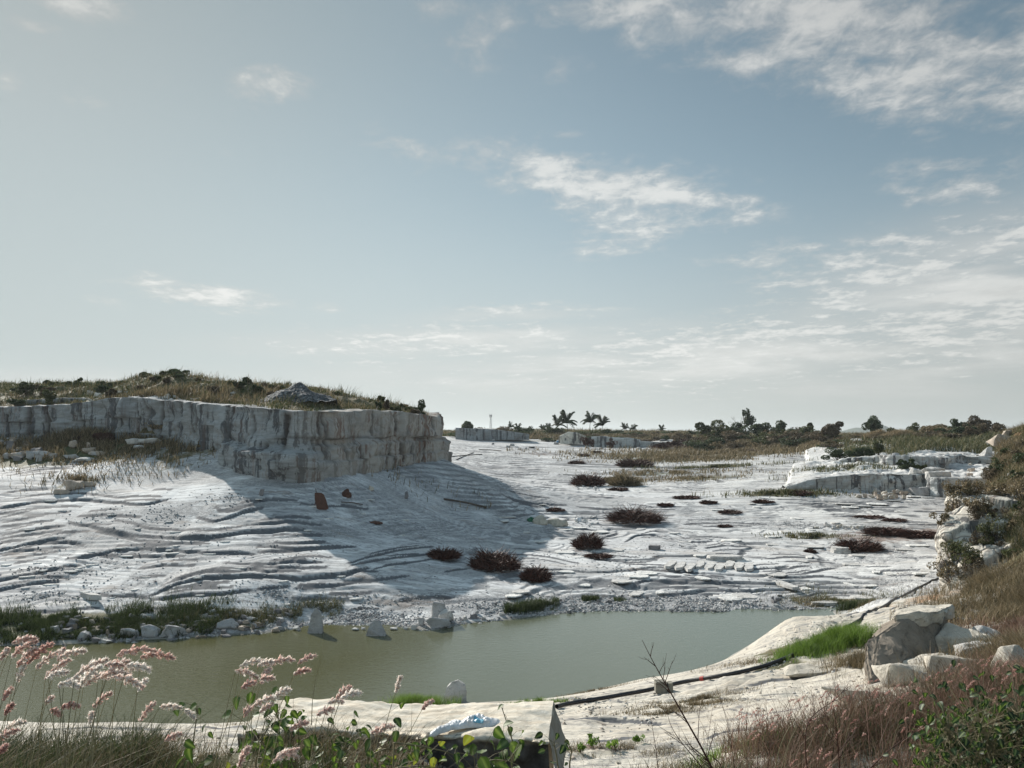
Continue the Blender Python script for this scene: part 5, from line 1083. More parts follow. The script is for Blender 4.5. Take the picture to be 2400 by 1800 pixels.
for i in range(50):
    px = rr.uniform(0, 1000); py = rr.uniform(1170, 1440)
    slab('thin broken slab lying on the sunlit left floor', px, py, rr.uniform(10, 34), rr.uniform(.2, .45), rr.uniform(.04, .07), 1850+i, 'broken slabs scattered on the left floor', 5, rz=rr.uniform(-.4, .6), tilt=-.04, zo=-.03)
# chips: nobody could count them
def chips(name, regs, seed, mats, smin, smax, zf=.3):
    rng = np.random.RandomState(seed); base = []
    for k in range(10):
        bm = rock_bm(seed+k, 1, .8, .55, 9); bmesh.ops.triangulate(bm, faces=bm.faces); bm.verts.ensure_lookup_table()
        base.append((np.array([v.co[:] for v in bm.verts]), np.array([[v.index for v in f.verts] for f in bm.faces]))); bm.free()
    for mi, mat in enumerate(mats):
        A = Acc()
        for (xy, k1) in regs:
            x, y = xy(rng); sel = rng.randint(0, len(mats), len(x)) == mi; x, y = x[sel], y[sel]; z = HF(x, y)
            ok = z > -.05; x, y, z = x[ok], y[ok], z[ok]
            s = (smin+(smax-smin)*rng.rand(len(x))**3)*k1; a = rng.uniform(0, 6.28, len(x))
            for j in range(10):
                m = np.arange(len(x)) % 10 == j
                if not m.any(): continue
                V0, F0 = base[j]; ca, sa = np.cos(a[m])[:, None], np.sin(a[m])[:, None]; ss = s[m][:, None]
                VV = np.stack([(V0[:, 0]*ca-V0[:, 1]*sa)*ss+x[m][:, None], (V0[:, 0]*sa+V0[:, 1]*ca)*ss+y[m][:, None], V0[:, 2]*ss+z[m][:, None]+ss*.12], -1)
                FF = (F0[None]+(np.arange(m.sum())*len(V0))[:, None, None]).reshape(-1, 3)
                A.add(VV.reshape(-1, 3), FF)
        o = A.build(name, mat); tag(o, kind='stuff')
R_ = lambda px, py, rx, ry, n: (ell(px, py, rx, ry, n), 1.0)
chips('stone_chips', [R_(440,1200,3.5,2.2,1500),R_(250,1205,2.5,1.4,600),R_(1100,1290,3,2,600),R_(1400,1300,5,2.5,1100),(sell(1250,.9,8,1.8,3600),1.3),(sell(1450,1.0,7,1.9,4600),1.3),(sell(1660,.7,7,1.2,3000),1.2),(sell(1010,.5,5,1.0,2200),1.2),(sell(720,.4,4,.8,1800),1.2),(sell(560,.9,5,1.6,2600),1.4),(sell(400,1.0,7,1.8,2600),1.5),
     R_(60,1350,5,2,900),R_(120,1400,5,1.6,1200),R_(650,1395,3,1.4,600),R_(1550,1330,9,3,1500),R_(1850,1230,9,5,1200),R_(1950,1420,6,1.0,900),R_(840,1464,6,.6,1300),R_(850,1180,6,4,500),R_(1300,1225,4,3,900),R_(1400,1145,4,3,600),R_(550,1165,3,1.5,400),
     R_(600,1300,14,4,700),R_(200,1300,12,4,900),R_(1600,1280,20,14,1800),R_(1900,1330,9,8,900),R_(950,1400,12,3,700),R_(1550,1000+60,30,14,1200)], 71, [M_ST[0], M_ST[1], M_ST[4]], .03, .17)
chips('stone_chips', [R_(1400,1660,4,2,500),R_(1600,1620,5,2,500),R_(1800,1560,3,2,500),R_(1860,1540,1.6,1.2,700),R_(1500,1700,3,1.5,350),R_(1350,1640,2,.8,450),R_(300,1740,6,3,500),R_(2150,1540,3,2,500),R_(1380,1760,1.5,1,300),R_(1990,1600,3,2,400),R_(1200,1652,2.4,.5,700),R_(2080,1470,3,2,400),R_(1880,1500,1.6,1.4,500),R_(1960,1460,2.4,2,600),R_(2060,1410,2.5,2.5,500),R_(2140,1390,2,2,400),R_(1930,1520,1.5,1.2,400)], 91, [M_ST[3], M_ST[2], M_ST[1]], .015, .13)
# gravel heap on the left cliff
def heap():
    n = 40; q = on(697, 57.6); u = 57.6/FPX; R = 95*u; hh = 47*u
    g = np.linspace(-1, 1, n); X_, Y_ = np.meshgrid(g, g); r = np.hypot(X_, Y_)
    z = hh*np.clip(1-r, -.05, 1)**.92 + .35*fbm(X_*3, Y_*3, 5, 8, .6)
    V = np.stack([X_*R, Y_*R*.9, z-.05], -1).reshape(-1, 3); idx = np.arange(n*n).reshape(n, n)
    root = empty('gravel_heap', q); tag(root, 'cone shaped heap of dark grey gravel on top of the left cliff', 'gravel heap')
    m, t, b = new_mat('gravel'); co = t.node('ShaderNodeTexCoord').outputs['Object']; v = t.node('ShaderNodeTexVoronoi'); t.put(v.inputs['Vector'], co); v.inputs['Scale'].default_value = 7
    t.put(b.inputs['Base Color'], t.cramp(v.outputs['Color'], [(0, (.03,.034,.038)), (.6, (.09,.095,.10)), (1, (.26,.27,.27))])); t.put(b.inputs['Normal'], t.bump(v.outputs['Distance'], .8, .12))
    mesh_np('gravel', V, np.stack([idx[:-1, :-1], idx[:-1, 1:], idx[1:, 1:], idx[1:, :-1]], -1).reshape(-1, 4), m, root)
heap()
# ------------------------------------------------------------------ debris
def flat_mat(name, col, rough=.7, spec=.3, bumpk=0):
    m, t, b = new_mat(name); co = t.node('ShaderNodeTexCoord').outputs['Object']; n = t.noise(co, 4, 5, .65)
    t.put(b.inputs['Base Color'], t.cramp(n, [(.3, tuple(c*.55 for c in col)), (.65, col)])); b.inputs['Roughness'].default_value = rough; b.inputs['Specular IOR Level'].default_value = spec
    if bumpk: t.put(b.inputs['Normal'], t.bump(n, bumpk, .03))
    return m
M_RUST = flat_mat('rusty_steel', (.10,.045,.03)); M_BLK = flat_mat('black_plastic', (.022,.02,.022), .45, .5); M_TAPE = flat_mat('red_tape', (.42,.06,.05))
M_CONC = flat_mat('old_concrete', (.26,.25,.21), .9, .2, .5); M_TARP = flat_mat('tan_sacking', (.52,.48,.40)); M_GRNP = flat_mat('green_plastic', (.03,.16,.09)); M_BLUE = flat_mat('blue_plastic', (.05,.20,.38)); M_WHP = flat_mat('white_plastic', (.82,.82,.82), .4, .5)
def rusty():
    q = hit(752, 1196); s = math.hypot(q[0], q[1])/FPX; root = empty('rusty_sheet', (q[0], q[1], q[2])); tag(root, 'bent rusty steel sheet propped upright in the cliff shade', 'metal sheet')
    bm = bmesh.new(); out = [(-17,0+38),(-2,38),(4,34),(10,22),(17,3),(12,0),(-9,1),(-12,12),(-16,24)]
    for y0 in (0, .05):
        vs = [bm.verts.new((x*s, y0+z*s*.25, z*s)) for x, z in out]; bm.faces.new(vs if y0 == 0 else vs[::-1])
    bm.verts.ensure_lookup_table(); n = len(out)
    for i in range(n): bm.faces.new((bm.verts[i], bm.verts[(i+1) % n], bm.verts[n+(i+1) % n], bm.verts[n+i]))
    bm_obj('sheet', bm, M_RUST, root); A = Acc(); V, Fq = tube_np([(-20*s, .3, -.05), (-13*s, .15, 20*s)], .03, 5); A.add(V, Fq); V, Fq = tube_np([(-12*s, .15, 36*s), (-14*s, .15, 48*s)], .02, 5); A.add(V, Fq); A.build('prop_rod', M_RUST, root)
rusty()
def lump(name, lab, cat, px, py, wpx, hpx, mat, seed, dep=.6, parent=None, loc=None, k=.35):
    q = hit(px, py) if loc is None else np.array(loc); s = math.hypot(q[0], q[1])/FPX; bm = bmesh.new(); bmesh.ops.create_icosphere(bm, subdivisions=4, radius=1)
    rng = random.Random(seed); o3 = Vector((rng.uniform(0, 50), rng.uniform(0, 50), rng.uniform(0, 50)))
    from mathutils import noise as mn
    for v in bm.verts:
        n = mn.noise(v.co*1.6+o3)*k + abs(mn.noise(v.co*4+o3))*k*.5; v.co = Vector((v.co.x*wpx*s/2, v.co.y*wpx*s/2*dep, max(v.co.z, -.15)*hpx*s*.8))*(1+n)
    o = bm_obj(name, bm, mat, smooth=True); o.location = q; return tag(o, lab, cat)
lump('tarpaulin', 'crumpled tan sheet heap beside the green bag, left part', 'tarpaulin', 1266, 1227, 34, 20, M_TARP, 3)
lump('tarpaulin', 'crumpled tan sheet heap, right part with dark shadow edge', 'tarpaulin', 1304, 1230, 46, 18, M_TARP, 4)
lump('rubbish_bag', 'small green plastic bag left of the tan sheet heap', 'bag', 1245, 1222, 16, 12, M_GRNP, 5)
lump('rubbish_bag', 'pale rubbish bag fragment right of the tan sheets', 'bag', 1355, 1222, 18, 10, M_WHP, 6)
lump('tarpaulin', 'small blue tarpaulin by the far ledge under the palms', 'tarpaulin', 1311, 1038, 12, 9, M_BLUE, 7)
lump('scrap_heap', 'small rusty scrap lump in the cliff shade right of the sheet', 'scrap', 812, 1165, 18, 16, M_RUST, 9, k=.8)
lump('scrap_heap', 'flat rusty scrap lying below the rusty sheet, to the right', 'scrap', 880, 1227, 28, 6, M_RUST, 10, k=.6)
q = hit(1534, 1288); s = math.hypot(q[0], q[1])/FPX
hull('stone_block', 'small dark squared block on the big round pale slab', 'block', [(q[0]+a*11*s+b*.1, q[1]+b*.22-a*.1, q[2]+c) for a in (-1, 1) for b in (-1, 1) for c in (-.05, 9.5*s)], M_ST[4], .015)
for i in range(60):                                       # white rubble with the tan sheets
    px = rr.gauss(1370, 22); py = rr.gauss(1224, 5)
    if i > 34: px, py = rr.gauss(1375, 22), rr.gauss(1141, 4)
    rock('rubble_stone', 'small white stone in the rubble beside the tan sheets' if i <= 34 else 'small white stone in the rubble under the rusty brush pile', 'rock', px, py, rr.uniform(4, 11), rr.uniform(3, 6), 1, 'white rubble by the tan sheets' if i <= 34 else 'white rubble under the brush pile', 2000+i, 9)
for i, (p0, p1, lab) in enumerate([((1052,1072),(1130,1066),'long brown plank lying at the back of the floor near the cliff'),((1122,1054),(1175,1058),'pale plank on the dark heap far back near the cliff'),((1070,1078),(1110,1062),'short leaning plank by the cliff corner'),((800,1180),(850,1186),'thin dark stick on the shaded slope right of the rusty sheet'),((1040,1172),(1140,1192),'long dark branch lying on the shaded slope'),((1320,1113),(1405,1120),'long straight pale stone edge beam above the rusty brush')]):
    a, b = hit(*p0), hit(*p1); A = Acc(); V, Fq = tube_np([a+[0, 0, .06], (a+b)/2+[0, 0, .12], b+[0, 0, .08]], .07 if i != 3 else .03, 5); c = V.mean(0); A.add(V-c, Fq, .6); o = A.build('plank' if i != 4 else 'branch', M_BARK if i != 5 else M_ST[1]); o.location = c; tag(o, lab, 'plank' if i != 4 else 'branch')
# ------------------------------------------------------------------ pipe, block on it
pts = [hit(px, py)+[0, 0, .06] for px, py in [(1296,1664),(1340,1656),(1400,1645),(1470,1632),(1540,1620),(1600,1604),(1680,1592),(1760,1576),(1825,1556),(1880,1530),(1940,1500),(1985,1474),(2030,1450),(2080,1420),(2130,1392),(2170,1372),(2205,1356)]]
P = np.array(pts); t0 = np.arange(len(P)); tt = np.linspace(0, len(P)-1, 140)
P = np.stack([np.interp(tt, t0, P[:, k]) for k in range(3)], -1)
for k in range(3): P[:, k] = np.convolve(np.pad(P[:, k], 6, mode='edge'), np.ones(13)/13, 'valid')
P[:, 2] = np.maximum(P[:, 2], HF(P[:, 0], P[:, 1])+.03)
root = empty('water_pipe', P[0]); tag(root, 'long black water pipe running along the near bank', 'pipe')
V, Fq = tube_np(P-P[0], .052, 10); A = Acc(); A.add(V, Fq); A.build('pipe_run', M_BLK, root, smooth=True)
i0 = 46
for k, (i0, r_, m_, nm) in enumerate([(48, .060, M_TAPE, 'red_joint'), (14, .062, M_BLK, 'pipe_joint'), (86, .064, M_BLK, 'pipe_joint')]):
    V, Fq = tube_np(P[i0:i0+2]-P[0], r_, 10); A = Acc(); A.add(V, Fq); A.build(nm, m_, root)
q = hit(1552, 1622); s = math.hypot(q[0], q[1])/FPX
blk = empty('concrete_block', (q[0], q[1], q[2])); tag(blk, 'weathered concrete block sitting on the black pipe', 'concrete block')
def hullc(name, pts, mat, parent, bev):
    bm = bmesh.new()
    for p in pts: bm.verts.new(tuple(p))
    bmesh.ops.convex_hull(bm, input=bm.verts); bmesh.ops.dissolve_limit(bm, angle_limit=math.radians(2), verts=bm.verts, edges=bm.edges)
    bmesh.ops.bevel(bm, geom=list(bm.edges), offset=bev, segments=2, affect='EDGES'); return bm_obj(name, bm, mat, parent)
hullc('block_body', [(a*13*s-.04, b*.13+a*.03, c) for a in (-1, 1) for b in (-1, 1) for c in (-.02, 23*s)], M_CONC, blk, .012)
hullc('block_end', [(a*.06+18*s, b*.12+a*.02, c) for a in (-1, 1) for b in (-1, 1) for c in (-.02, 20*s)], M_CONC, blk, .012)
# ------------------------------------------------------------------ slab block in the foreground
def front_block():
    zt = 6.02; c = [at_z(640, 1640, zt), at_z(1298, 1648, zt), at_z(1284, 1732, zt), at_z(1010, 1716, zt), at_z(560, 1712, zt)]
    # top grid between the rear edge and the front edge
    nu, nv = 120, 34; U_ = np.linspace(0, 1, nu); V_ = np.linspace(0, 1, nv)
    rear = np.stack([np.interp(U_, [0, 1], [c[0][k], c[1][k]]) for k in range(2)], -1)
    fr = np.stack([np.interp(U_, [0, .62, 1], [c[4][k], c[3][k], c[2][k]]) for k in range(2)], -1)
    rear[:, 1] += .05*fbm(U_*9, U_*0, 4, 3); fr[:, 1] += .035*fbm(U_*14, U_*0+3, 4, 5)
    rows = []
    for v in V_:
        p = rear*(1-v)+fr*v; z = zt + .045*fbm(p[:, 0]*1.6, p[:, 1]*4, 4, 9) + .012*fbm(p[:, 0]*9, p[:, 1]*14, 3, 19); ed = min(v, 1-v); z = z-.012*math.exp(-(ed/.02)**2); rows.append(np.stack([p[:, 0], p[:, 1], z], -1))
    front = []
    for k, dz in enumerate(np.linspace(.012, .62, 16)):
        p = rows[-1].copy(); p[:, 2] = zt-dz; p[:, 1] += .03*min(1, dz*8)-.09*(fbm(p[:, 0]*5, np.full(nu, dz*9), 4, 29, .65))+.06*dz; p[:, 0] += .06*dz*U_; front.append(p)
    back = rows[0].copy(); back[:, 2] = zt-.5; back[:, 1] += .02
    allr = [back]+rows+front; V = np.array(allr); n = len(V); idx = np.arange(n*nu).reshape(n, nu)
    Fq = [np.stack([idx[:-1, :-1], idx[1:, :-1], idx[1:, 1:], idx[:-1, 1:]], -1).reshape(-1, 4)]; VV = V.reshape(-1, 3)
    # right end, rough and leaning outwards
    e = VV.reshape(n, nu, 3)[1:1+nv, -1]; ex = [e]
    for k, dz in enumerate(np.linspace(.012, .62, 14)):
        p = e.copy(); p[:, 0] += .075*min(1, dz*4)+.03*fbm(p[:, 1]*12, np.full(nv, dz*12), 3, 39); p[:, 2] = zt-dz; ex.append(p)
    E = np.array(ex); k = len(E); id2 = np.arange(k*nv).reshape(k, nv)+len(VV)
    Fq.append(np.stack([id2[:-1, :-1], id2[1:, :-1], id2[1:, 1:], id2[:-1, 1:]], -1).reshape(-1, 4)); VV = np.concatenate([VV, E.reshape(-1, 3)])
    l = VV.reshape(-1, 3)[:n*nu].reshape(n, nu, 3)[:, 0]
    ctr = np.array([c[1][0], c[1][1], zt-.5]); m, t_, b_ = new_mat('weathered_granite_block'); co = t_.node('ShaderNodeTexCoord').outputs['Object']; n_ = t_.noise(co, 3, 8, .7); n2_ = t_.noise(t_.mapping(co, scale=(1, 2.5, 1)), 7, 8, .7)
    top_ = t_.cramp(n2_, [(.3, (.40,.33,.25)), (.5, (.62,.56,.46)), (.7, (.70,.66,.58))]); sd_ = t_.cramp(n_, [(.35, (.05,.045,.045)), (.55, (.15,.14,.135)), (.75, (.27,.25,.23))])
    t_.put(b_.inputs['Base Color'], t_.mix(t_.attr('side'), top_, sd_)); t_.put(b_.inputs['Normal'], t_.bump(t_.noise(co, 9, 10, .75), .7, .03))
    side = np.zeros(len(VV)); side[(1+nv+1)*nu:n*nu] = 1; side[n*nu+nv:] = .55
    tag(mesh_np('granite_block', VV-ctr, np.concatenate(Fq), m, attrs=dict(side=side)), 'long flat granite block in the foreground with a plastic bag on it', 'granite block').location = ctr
front_block()
def bag():
    root = empty('plastic_bag', at_z(1100, 1700, 6.05)); tag(root, 'crumpled white plastic bag with a blue patch on the granite block', 'plastic bag'); c = Vector(root.location)
    from mathutils import noise as mn
    bm = bmesh.new(); nu, nv = 90, 26
    path = [at_z(px, py, 6.03) for px, py in [(1008,1722),(1030,1712),(1060,1700),(1085,1698),(1110,1692),(1140,1694),(1178,1692)]]; wd = [.04, .045, .06, .05, .075, .07, .03]; hh = [.02, .03, .035, .03, .055, .04, .012]
    P = np.array(path); t = np.linspace(0, 6, nu); Pc = np.stack([np.interp(t, range(7), P[:, k]) for k in range(3)], -1); W_ = np.interp(t, range(7), wd); H_ = np.interp(t, range(7), hh)
    grid = []
    for i in range(nu):
        row = []
        for j in range(nv):
            a = math.pi*j/(nv-1); p = Vector((Pc[i][0], Pc[i][1]-math.cos(a)*W_[i], Pc[i][2]-.01+math.sin(a)*H_[i]))
            q = p*14; k = mn.noise(q)*.5+abs(mn.noise(q*2.3))*.5; p += Vector((0, -math.cos(a)*.35*W_[i]*k, math.sin(a)*.9*H_[i]*k)); row.append(bm.verts.new(p-c))
        grid.append(row)
    for i in range(nu-1):
        for j in range(nv-1): bm.faces.new((grid[i][j], grid[i][j+1], grid[i+1][j+1], grid[i+1][j]))
    me = bm_obj('bag_film', bm, M_WHP, root).data
    bm = bmesh.new(); i0, i1 = 60, 72; g = []
    for i in range(i0, i1):
        row = []
        for j in range(4, 12):
            a = math.pi*j/(nv-1); p = Vector((Pc[i][0], Pc[i][1]-math.cos(a)*W_[i], Pc[i][2]-.01+math.sin(a)*H_[i])); q = p*14; k = mn.noise(q)*.5+abs(mn.noise(q*2.3))*.5; p += Vector((0, -math.cos(a)*(.35*W_[i]*k+.004), math.sin(a)*.9*H_[i]*k+.004)); row.append(bm.verts.new(p-c))
        g.append(row)
    for i in range(len(g)-1):
        for j in range(7): bm.faces.new((g[i][j], g[i][j+1], g[i+1][j+1], g[i+1][j]))
    bm_obj('blue_print', bm, flat_mat('light_blue_print', (.20,.52,.68), .4, .5), root)
bag()
# ------------------------------------------------------------------ grass and weeds that nobody could count
field('dry_grass', M_MIX, [(poly_reg(P1, 190000, .1, 2.5, -.12, (-72, 3, 48, 105)), .30, .05, .4), (poly_reg(P1, 16000, .5, 3.5, .0, (-72, 3, 48, 105)), .75, .04, .3)], 2101)
field('dry_grass', M_DRY, [(poly_reg(P1, 70000, .1, 2.0, .02, (-72, 3, 48, 105)), .38, .05, .45),
    (ell(120,1050,22,4,14000,0,1.5), .5, .05, .4), (ell(330,1045,7,5,7000,0,1.5), .5, .05, .4), (ell(440,1050,5,4,2500), .5, .05, .4), (ell(180,1130,3,2,700), .4, .05, .4),
    (ell(200,1036,16,1.5,7000), .8, .05, .3), (ell(465,1030,2.5,1.2,1200), .9, .05, .3)], 2102)
field('dry_grass', M_DRY, [(ell(1600,1075,14,9,9000,0,3), .5, .10, .4), (ell(1700,1062,26,14,22000,0,3), .7, .11, .4), (ell(1800,1050,24,16,16000,0,3), .8, .12, .4), (ell(1500,1028,26,6,14000), .9, .14, .4), (ell(1200,1026,24,6,9000), .8, .14, .4),
    (ell(1550,1110,10,5,3500,0,2), .4, .08, .4), (ell(1470,1128,4,4,1500), .4, .07, .4), (ell(1650,1120,9,4,2500,0,2), .4, .08, .4)], 2103)
field('scrub_grass', M_MIX, [(poly_reg(P3, 60000, 5, 4, -.15, (30, 95, 98, 150)), .9, .09, .4), (ell(1900,1258,3,1.2,1200), .25, .05, .4), (ell(1842,1158,6,1.5,2500), .45, .07, .4), (ell(1980,1100,6,3,2000,0,2), .5, .07, .4), (ell(1680,1097,10,2,2500), .6, .08, .3)], 2104)
FPL = lambda n, y0, y1: (lambda rng: (lambda y: (y*rng.uniform(-.3, .85, n), y))(rng.uniform(y0, y1, n)))
field('scrub_grass', M_MIX, [(FPL(35000, 196, 250), .8, .16, .4)], 2105)
field('scrub_grass', M_DRY, [(FPL(40000, 194, 250), .9, .16, .4)], 2117)
# left and far shore
field('bank_grass', M_GRN, [(sell(60,1.7,6.5,1.6,26000), .30, .018, .4), (sell(-80,1.7,6,1.6,9000), .30, .018, .4), (sell(190,1.8,3.0,1.0,8000), .28, .018, .4), (sell(60,.5,6.5,1.0,9000), .28, .018, .5),
    (sell(1230,1.0,.9,.6,2600), .3, .018, .4), (sell(1262,1.4,1.0,.5,2200), .32, .018, .4), (sell(1392,1.8,.4,.4,900), .3, .018, .4), (sell(1465,1.6,.3,.3,400), .2, .018, .4), (ell(1990,1428,.9,.6,1500), .35, .02, .4)], 2106)
field('bank_grass', M_MIX, [(sell(400,1.9,5,.8,3500), .18, .014, .5), (sell(590,1.6,3,.9,4500), .20, .016, .5), (sell(310,1.8,3,.9,4000), .25, .016, .5), (sell(640,1.2,2,.6,1500), .2, .016, .5), (ell(1975,1418,2.6,2.6,5000), .22, .02, .5)], 2107)
# near bank
field('shore_grass', M_LIME, [(ell(1945,1516,1.0,.65,30000), .66, .011, .38), (ell(1880,1530,.5,.4,5000), .35, .011, .45), (ell(1890,1535,.9,.6,5000), .2, .011, .5), (ell(985,1664,.75,.35,16000,17), .48, .009, .3), (ell(1260,1648,.75,.3,3500,18), .12, .010, .6), (ell(1700,1770,1.4,.8,3000), .12, .006, .5)], 2108)
field('shore_grass', M_DRY, [(ell(1860,1530,2.0,1.3,7000), .10, .010, .7), (ell(1975,1428,2.4,2.4,5000), .2, .014, .5), (ell(2020,1560,.9,1.0,5000), .35, .009, .5), (ell(1390,1620,1.6,.25,1500), .08, .009, .7), (ell(1600,1655,1.4,.5,3500), .10, .009, .7), (ell(1640,1640,1.2,.4,2500), .12, .009, .7),
    (ell(1560,1672,1.2,.3,1500), .06, .009, .7), (ell(1450,1765,2.2,.7,5000), .09, .006, .8), (ell(600,1700,1.6,.5,1500), .12, .008, .6), (ell(360,1735,.8,.3,900), .15, .008, .6)], 2109)
# right hill
field('hill_grass', M_MIX, [(poly_reg(P4, 150000, .55, 1.4, -.02, (14, 46, 24, 68)), .34, .022, .45), (poly_reg(P4, 60000, .35, 1.1, .05, (14, 30, 26, 40)), .42, .016, .45)], 2110)
field('hill_grass', M_DRY, [(poly_reg(P4, 130000, .45, 1.1, -.02, (14, 44, 24, 62)), .40, .02, .5), (poly_reg(P4, 70000, -.6, .9, -.08, (14, 40, 36, 62)), .45, .022, .6),
     (ell(2360,1440,1.7,2.2,13000), .38, .014, .5), (ell(2430,1420,2.6,3,20000), .45, .014, .5), (ell(2330,1375,1.7,2,11000), .42, .016, .5), (ell(2410,1560,1.4,1.5,9000), .35, .011, .5), (ell(2350,1630,1.5,1.0,8000), .3, .010, .5)], 2111)
field('red_grass', M_RED, [(ell(2390,1480,1.8,2,4000), .35, .012, .5), (ell(2290,1660,2,.9,5000), .32, .008, .5), (ell(2410,1560,1.8,1.5,3000), .32, .010, .5)], 2112)
# foreground weeds
def XY(x0, x1, y0, y1, n):
    def f(rng):
        x = rng.uniform(x0, x1, n); y = rng.uniform(y0, y1, n); k = fbm(x/.45, y/.45, 3, 7) > -.05+rng.uniform(-.15, .15, n); return x[k], y[k]
    return f
field('foreground_weeds', M_RED, [(XY(2.4, 7.5, 6.6, 9.6, 11000), .40, .005, .5), (XY(1.9, 4.5, 6.6, 8.6, 4000), .28, .0045, .55)], 2113)
field('foreground_weeds', M_DRY, [(XY(2.4, 7.5, 6.4, 9.8, 18000), .28, .005, .6), (XY(.5, 3.2, 6.0, 8.6, 7000), .12, .005, .7), (XY(-3.6, -.6, 4.2, 5.4, 9000), .16, .004, .7), (XY(-3.8, -2.0, 3.8, 5.4, 16000), .24, .0045, .6), (XY(-2.6, -1.2, 4.0, 5.0, 6000), .28, .004, .5), (XY(-4.2, -2.0, 3.7, 5.3, 12000), .34, .007, .6)], 2114)
field('foreground_weeds', M_GRN, [(XY(2.6, 7.5, 6.6, 9.2, 20000), .26, .006, .6), (XY(1.5, 3.0, 6.4, 7.8, 5000), .20, .005, .5), (XY(-4.2, -2.2, 3.8, 5.2, 12000), .34, .006, .55), (XY(-2.4, -1.0, 4.2, 5.0, 2500), .25, .005, .5)], 2115)
field('leaf_litter', M_BRUSH, [(XY(-3, .6, 4.6, 5.5, 3500), .02, .012, 1.5), (XY(.6, 4, 6.0, 8.5, 4000), .02, .014, 1.5)], 2116)
# ------------------------------------------------------------------ shrubs on the cliff top and hill
for i, (px, d, w_, h_, mt, lab) in enumerate([(888,76,20,18,M_LEAFD,'dark upright shrub near the right end of the cliff top'),(905,77,24,22,M_LEAFR,'brown shrub beside the dark upright one on the cliff top'),(985,86,34,26,M_LEAFD,'spreading green shrub at the very corner of the cliff'),(928,80,30,14,M_LEAFB,'low olive shrub between the two taller cliff corner shrubs'),
        (487,76,18,16,M_LEAFD,'small dark shrub on the cliff top crest right of the mound'),(180,82,24,18,M_LEAFD,'spiky dark shrub on the left part of the cliff top'),(500,68,30,26,M_LEAFR,'reddish brown rounded shrub below the crest right of the mound'),(560,70,26,14,M_LEAFD,'dark low shrub on the cliff top left of the gravel heap'),
        (410,79,60,14,M_LEAFD,'dark scrub crowning the highest mound of the cliff top'),(60,78,50,24,M_LEAFB,'broad olive shrub at far left of the cliff top'),(110,78,40,20,M_LEAFR,'brownish shrub right of the broad olive one, far left'),(110,71.5,36,26,M_LEAFB,'yellow green shrub hanging over the cliff at far left'),
        (240,76,40,18,M_LEAFD,'dark shrub midway along the left cliff top'),(260,72,30,18,M_LEAFR,'brown shrub near the cliff edge left of centre'),(40,71.5,40,20,M_LEAFD,'dark shrub over the cliff edge close to left border'),(430,71,18,14,M_LEAFB,'bright small shrub among rocks above the cliff edge'),
        (245,66.5,40,22,M_BRUSH,'dark dead bush at foot of the left cliff'),(190,67,44,14,M_BRUSH,'low dead bush left of the darkest one at cliff foot'),(370,67,70,14,M_DRY,'dry straw bush at foot of the cliff right of dead bush'),(475,62,30,16,M_DRY,'straw bush beside the fallen blocks at cliff foot'),
        (600,70,26,12,M_LEAFD,'dark small shrub on the crest left of the gravel heap'),(970,83,24,14,M_LEAFR,'brown shrub left of the corner shrub on cliff')]):
    B(px, d*sc(px), w_, h_, lab, mt, 2200+i, n=1100, sz=.10)
for i in range(60):
    a = random.Random(i); px = a.uniform(20, 980); d = np.interp(px, [0, 520, 700, 980], [80, 72, 66, 90])+a.uniform(0, 6)
    B(px, d*sc(px), a.uniform(12, 34), a.uniform(5, 12), 'small weedy bush in the grass of the left cliff top', a.choice([M_LEAFD, M_LEAFB, M_LEAFR]), 2240+i, n=500, sz=.11, group='small weedy bushes on the left cliff top')
for i in range(26):
    a = random.Random(50+i); px = a.uniform(2270, 2400); py = a.uniform(1040, 1330)
    q = hit(px, py); u = math.hypot(q[0], q[1])/FPX; w_ = a.uniform(18, 44)*u
    bush('weed_bush', 'weedy bush on the slope of the right hill', 'bush', q, (w_/2, w_/2, w_*.4), 700, .055, a.choice([M_LEAFB, M_LEAFD, M_GRN, M_LEAFR]), 2300+i, 'weedy bushes on the right hill')
for i, (px, py, w_, h_, mt, lab) in enumerate([(2085,1470,1,1,M_GRN,''),]): pass
q = hit(2215, 1460); bush('weed_bush', 'green weed tuft on top of the big shaded rock', 'bush', q, (.4, .3, .22), 700, .05, M_GRN, 2340)
for i in range(44):
    a = random.Random(150+i); nv_, nu_ = FACE.shape[:2]; u = a.uniform(.66, .98) if i % 4 else a.uniform(.42, .66); v = a.uniform(.1, 1.0); q = FACE[int(v*(nv_-1)), int(u*(nu_-1))]
    w_ = a.uniform(.35, .85); bush('weed_bush', 'dry weed tuft rooted in the cream rock wall of the right bank', 'bush', (q[0], q[1]-.1, q[2]-.15), (w_, w_*.7, w_*.8), 700, .05, a.choice([M_LEAFR, M_DRY, M_DRY, M_MIX]), 2380+i, 'dry weed tufts on the cream rock wall', clumps=8)
for i, (px, py, w_, lab) in enumerate([(2262,1240,.8,'brown weed tuft clinging high on the cream rock wall'),(2290,1180,.9,'weed tuft at the top edge of the cream rock wall'),(2252,1320,.6,'brown weed tuft low on the cream rock wall'),(2300,1300,1.0,'large brown weed clump beside the foot of cream rock wall'),(2330,1230,1.0,'weed clump between the cream wall and the cracked rock face')]):
    q = hit(px, py); bush('weed_bush', lab, 'bush', q, (w_, w_*.8, w_*.8), 1500, .06, [M_LEAFR, M_MIX, M_DRY][i % 3], 2341+i)
